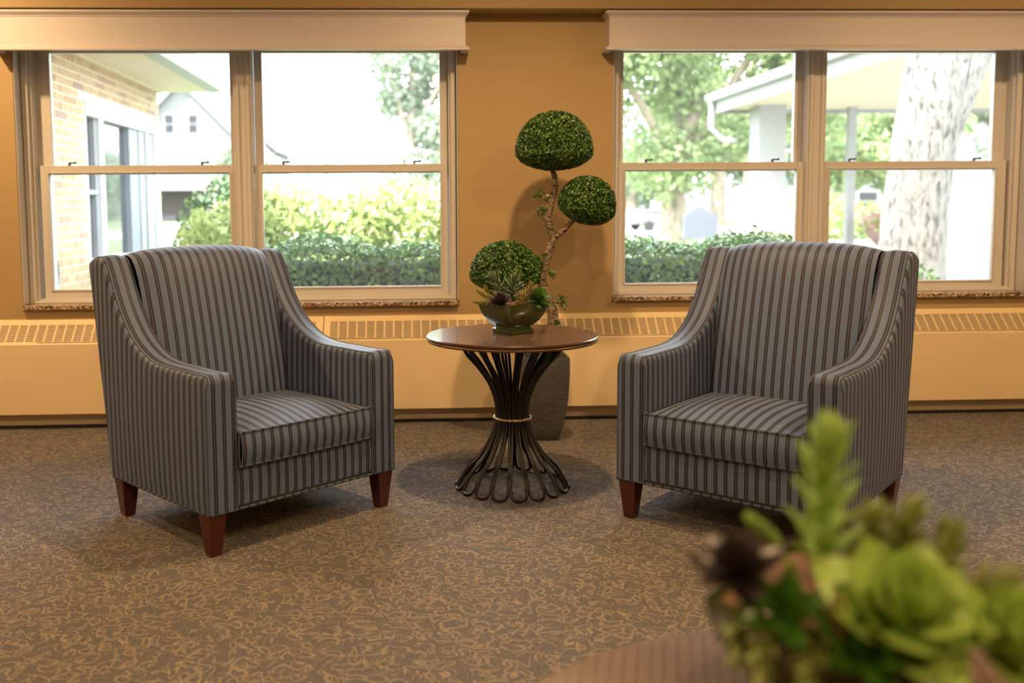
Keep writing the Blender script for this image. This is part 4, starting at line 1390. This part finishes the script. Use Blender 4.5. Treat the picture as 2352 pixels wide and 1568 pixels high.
# big near trunk
root = empty('old_tree', (4.18, 7.9, -0.06))
tag(root, 'thick pale-barked tree trunk leaning right, close outside the window', 'tree')
path = spline([(0.02, 0, -0.05), (0.04, 0, 0.45), (0.05, 0, 1.1), (0.10, 0, 1.7), (0.22, 0, 2.5), (0.36, 0, 3.4)], 10)
rows = []
N = len(path)
for i, p in enumerate(path):
    t = i / (N - 1)
    rad = 0.262 + 0.10 * max(0, 0.12 - t) / 0.12 - 0.02 * t
    row = []
    for k in range(28):
        a = 2 * PI * k / 28
        rr = rad * (1 + 0.05 * math.sin(a * 5 + t * 6) + 0.03 * math.sin(a * 11 - t * 9) + random.uniform(-.014, .014))
        row.append((p.x + rr * math.cos(a), p.y + rr * math.sin(a), p.z))
    rows.append(row)
mb = MB(); mb.grid(rows, closed_v=True)
mb.build('trunk', M['bark'], root, smooth=True, angle=80)
mb = MB(); mb.tube(spline([(0.16, 0.02, 1.5), (0.32, 0.0, 2.0), (0.56, -0.03, 2.7), (0.85, -0.1, 3.6)], 8), [0.12, 0.15, 0.17] + [0.17] * 22, 16)
mb.build('limb', M['bark'], root, smooth=True)
p, d = dome_points(2600, (0.6, 0.1, 5.0), 2.2, 1.0, 0.9, 0.6)
leaf_cloud('crown', M['maple'], p, d, 0.16, root, 0.8)

# ---------------------------------------------------------------- entrance canopy
root = empty('entrance_canopy', (5.6, 15.0, 0.34))
tag(root, 'white entrance canopy with gutter, soffit and tapered post', 'canopy')
ox, oy, oz = 5.6, 15.0, 0.34
def CB(mb, name, mat, parent=root, **kw):
    mb.v = [(x - ox, y - oy, z - oz) for x, y, z in mb.v]
    return mb.build(name, mat, parent, **kw)
CX0, CX1, CY0, CY1, CZ = 4.85, 13.0, 8.6, 15.3, 2.62
mb = MB(); mb.box(CX0 + 0.1, CX1, CY0, CY1, CZ, CZ + 0.03)
CB(mb, 'soffit', M['soffit'])
mb = MB(); mb.box(CX0, CX0 + 0.05, CY0, CY1 + 0.05, CZ - 0.06, CZ + 0.24); mb.box(CX0, CX1, CY1, CY1 + 0.05, CZ - 0.06, CZ + 0.24)
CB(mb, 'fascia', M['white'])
mb = MB()
mb.grid([[(CX0 - a, y, CZ + 0.12 + c) for a, c in g + [g[0]]] for y in (CY0, 11, 13, CY1 + 0.1)])
mb.add([(CX0 - a, CY1 + 0.1, CZ + 0.12 + c) for a, c in g], [tuple(range(7))])
CB(mb, 'gutter', M['gutter'])
mb = MB(); mb.add([(CX0 - 0.05, CY0, CZ + 0.25), (CX0 - 0.05, CY1 + 0.1, CZ + 0.25), (CX0 + 3, CY1 + 0.1, CZ + 1.0), (CX0 + 3, CY0, CZ + 1.0), (CX1, CY1 + .1, CZ + 1.0), (CX1, CY0, CZ + 1.0)], [(0, 1, 2, 3), (3, 2, 4, 5)])
CB(mb, 'roof_slope', M['roof'])
mb = MB(); mb.tube([(CX0 - 0.06, CY1 - 0.05, CZ + 0.12), (CX0 - 0.06, CY1 - 0.05, CZ - 0.30), (CX0 + 0.12, CY1 - 0.05, CZ - 0.48), (CX0 + 0.35, CY1 - 0.1, CZ - 0.50)], 0.05, 8)
CB(mb, 'downspout', M['white'], smooth=True)
pxc, pyc = 5.52, 14.75
mb = MB()
mb.box(pxc - 0.21, pxc + 0.21, pyc - 0.21, pyc + 0.21, 1.6, CZ)
rows = []
for h, z in ((0.34, 0.66), (0.21, 1.62)):
    rows.append([(pxc - h, pyc - h, z), (pxc + h, pyc - h, z), (pxc + h, pyc + h, z), (pxc - h, pyc + h, z)])
mb.grid(rows, closed_v=True)
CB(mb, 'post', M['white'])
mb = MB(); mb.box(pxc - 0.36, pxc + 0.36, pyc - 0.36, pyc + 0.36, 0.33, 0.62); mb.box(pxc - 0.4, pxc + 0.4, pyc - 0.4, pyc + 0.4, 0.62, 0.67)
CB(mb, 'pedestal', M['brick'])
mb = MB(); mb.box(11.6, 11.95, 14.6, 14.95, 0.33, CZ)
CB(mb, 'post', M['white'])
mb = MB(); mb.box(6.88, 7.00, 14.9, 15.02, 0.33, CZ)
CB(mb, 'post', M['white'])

# sign, urn, truck
root = empty('lawn_sign', (4.56, 15.0, ground_z(15.0) + 0.08))
tag(root, 'pale pointed lawn sign board on the grass before the maple', 'sign')
mb = MB()
pts = [(-0.27, 0.16), (0.27, 0.16), (0.27, 0.50), (0.02, 0.66), (-0.05, 0.66), (-0.27, 0.52)]
mb.add([(x, -0.03, z) for x, z in pts] + [(x, 0.03, z) for x, z in pts], [tuple(range(6)), tuple(reversed(range(6, 12)))] + [(i, (i + 1) % 6, (i + 1) % 6 + 6, i + 6) for i in range(6)])
mb.build('board', M['signpaint'], root)
mb = MB(); mb.box(-0.03, 0.03, -0.02, 0.02, -0.12, 0.2)
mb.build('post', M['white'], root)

root = empty('flower_urn', (7.15, 14.2, ground_z(14.2) - 0.12))
tag(root, 'clay urn of pink flowers beside the canopy post', 'planter')
mb = MB(); mb.lathe([(0.0, 0.0), (0.17, 0.0), (0.17, 0.05), (0.08, 0.12), (0.07, 0.25), (0.16, 0.34), (0.26, 0.45), (0.30, 0.56), (0.27, 0.56), (0, 0.52)], 20)
mb.build('urn', M['terracotta'], root, smooth=True, angle=40)
p, d = dome_points(420, (0, 0, 0.62), 0.38, 0.22, 0.12, 0.6)
leaf_cloud('flowers', M['pink'], p, d, 0.09, root, 0.8)
p, d = dome_points(300, (0, 0, 0.58), 0.36, 0.16, 0.1, 0.6)
leaf_cloud('flower_leaves', M['bright'], p, d, 0.09, root, 0.8)

root = empty('white_truck', (6.55, 24.0, 0.47))
tag(root, 'white box truck parked on the road behind the maple trunk', 'truck')
mb = MB(); mb.box(-0.35, 0.35, -0.8, 0.8, 0.22, 0.75)
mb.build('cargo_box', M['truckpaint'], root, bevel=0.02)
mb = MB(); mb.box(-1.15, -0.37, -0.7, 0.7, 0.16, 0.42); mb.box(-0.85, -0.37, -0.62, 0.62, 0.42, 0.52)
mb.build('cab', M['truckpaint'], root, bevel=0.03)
for wx in (-0.75, 0.1):
    for wy in (-0.72, 0.72):
        mb = MB(); mb.tube([(wx, wy - 0.06, 0.12), (wx, wy + 0.06, 0.12)], 0.12, 16)
        mb.build('wheel', M['rubber'], root, smooth=True, angle=40)

# ---------------------------------------------------------------- far houses
def house(name, label, loc, w, dpt, wall_h, roof_h, wins, porch=None, ridge_along='y'):
    root = empty(name, loc)
    tag(root, label, 'house')
    mb = MB()
    mb.box(-w / 2, w / 2, 0, dpt, 0, wall_h)
    mb.add([(-w / 2, 0, wall_h), (w / 2, 0, wall_h), (0, 0, wall_h + roof_h), (-w / 2, dpt, wall_h), (w / 2, dpt, wall_h), (0, dpt, wall_h + roof_h)], [(0, 1, 2), (5, 4, 3)])
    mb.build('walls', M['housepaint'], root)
    mb = MB()
    o_ = 0.35
    for s in (-1, 1):
        a = Vector((s * (w / 2 + o_), 0, wall_h - o_ * roof_h / (w / 2))); t_ = Vector((0, 0, wall_h + roof_h))
        mb.add([(a.x, -o_, a.z), (a.x, dpt + o_, a.z), (0, dpt + o_, t_.z), (0, -o_, t_.z), (a.x, -o_, a.z + .18), (a.x, dpt + o_, a.z + .18), (0, dpt + o_, t_.z + .18), (0, -o_, t_.z + .18)],
               [(0, 1, 2, 3), (7, 6, 5, 4), (0, 3, 7, 4), (1, 5, 6, 2), (0, 4, 5, 1)])
    mb.build('roof', M['roof'], root)
    for (wx, wz, ww, wh) in wins:
        f = MB(); f.box(wx - ww / 2 - 0.08, wx + ww / 2 + 0.08, -0.06, 0.0, wz - wh / 2 - 0.08, wz + wh / 2 + 0.08)
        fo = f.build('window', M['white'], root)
        q = MB(); q.box(wx - ww / 2, wx + ww / 2, -0.08, -0.06, wz - wh / 2, wz - 0.03); q.box(wx - ww / 2, wx + ww / 2, -0.08, -0.06, wz + 0.03, wz + wh / 2)
        q.build('pane', M['darkwin'], fo)
    if porch:
        x0, x1, h = porch
        q = MB(); q.box(x0, x1, -2.0, 0, h, h + 0.3)
        q.build('porch_roof', M['white'], root)
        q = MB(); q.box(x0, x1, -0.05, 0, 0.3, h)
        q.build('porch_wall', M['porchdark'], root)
        for i in range(4):
            q = MB(); xx = lerp(x0 + 0.15, x1 - 0.15, i / 3); q.box(xx - 0.12, xx + 0.12, -1.95, -1.7, 0, h)
            q.build('porch_post', M['white'], root)
    return root

house('gabled_house', 'far white gabled house past the brick wing corner', (-11.7, 50, 0.45), 6.6, 9, 3.6, 3.4, [(-0.65, 4.95, 0.42, 0.9), (0.55, 4.95, 0.42, 0.9), (-1.6, 2.9, 0.5, 1.2), (1.9, 2.9, 0.55, 1.3)], (-3.2, 3.2, 1.55))
house('gabled_house', 'farther pale house with dark window behind the flowering shrub', (-12.2, 64, 0.45), 6.0, 9, 4.6, 2.6, [(-1.4, 3.2, 0.8, 1.4), (1.2, 3.2, 0.8, 1.4)])
house('gabled_house', 'white house with one small window seen under the canopy', (20.2, 38.5, 0.45), 9.0, 8, 3.6, 2.4, [(-1.6, 0.75, 0.75, 0.75)])
house('gabled_house', 'grey-porched house glimpsed left of the canopy inner post', (26.3, 58, 0.45), 7.0, 8, 3.6, 2.4, [(1.5, 2.6, 0.8, 1.2)], (-3.4, 3.4, 1.5))
# utility pole between the houses
root = empty('utility_pole', (-3.2, 36.0, 0.45))
tag(root, 'slim pale utility pole by the road behind the shrub', 'pole')
mb = MB(); mb.tube([(0, 0, 0), (0, 0, 3.2)], 0.13, 10)
mb.build('pole', M['white'], root, smooth=True)
mb = MB(); mb.box(-0.5, 0.5, -0.05, 0.05, 2.9, 3.0)
mb.build('crossarm', M['white'], root)
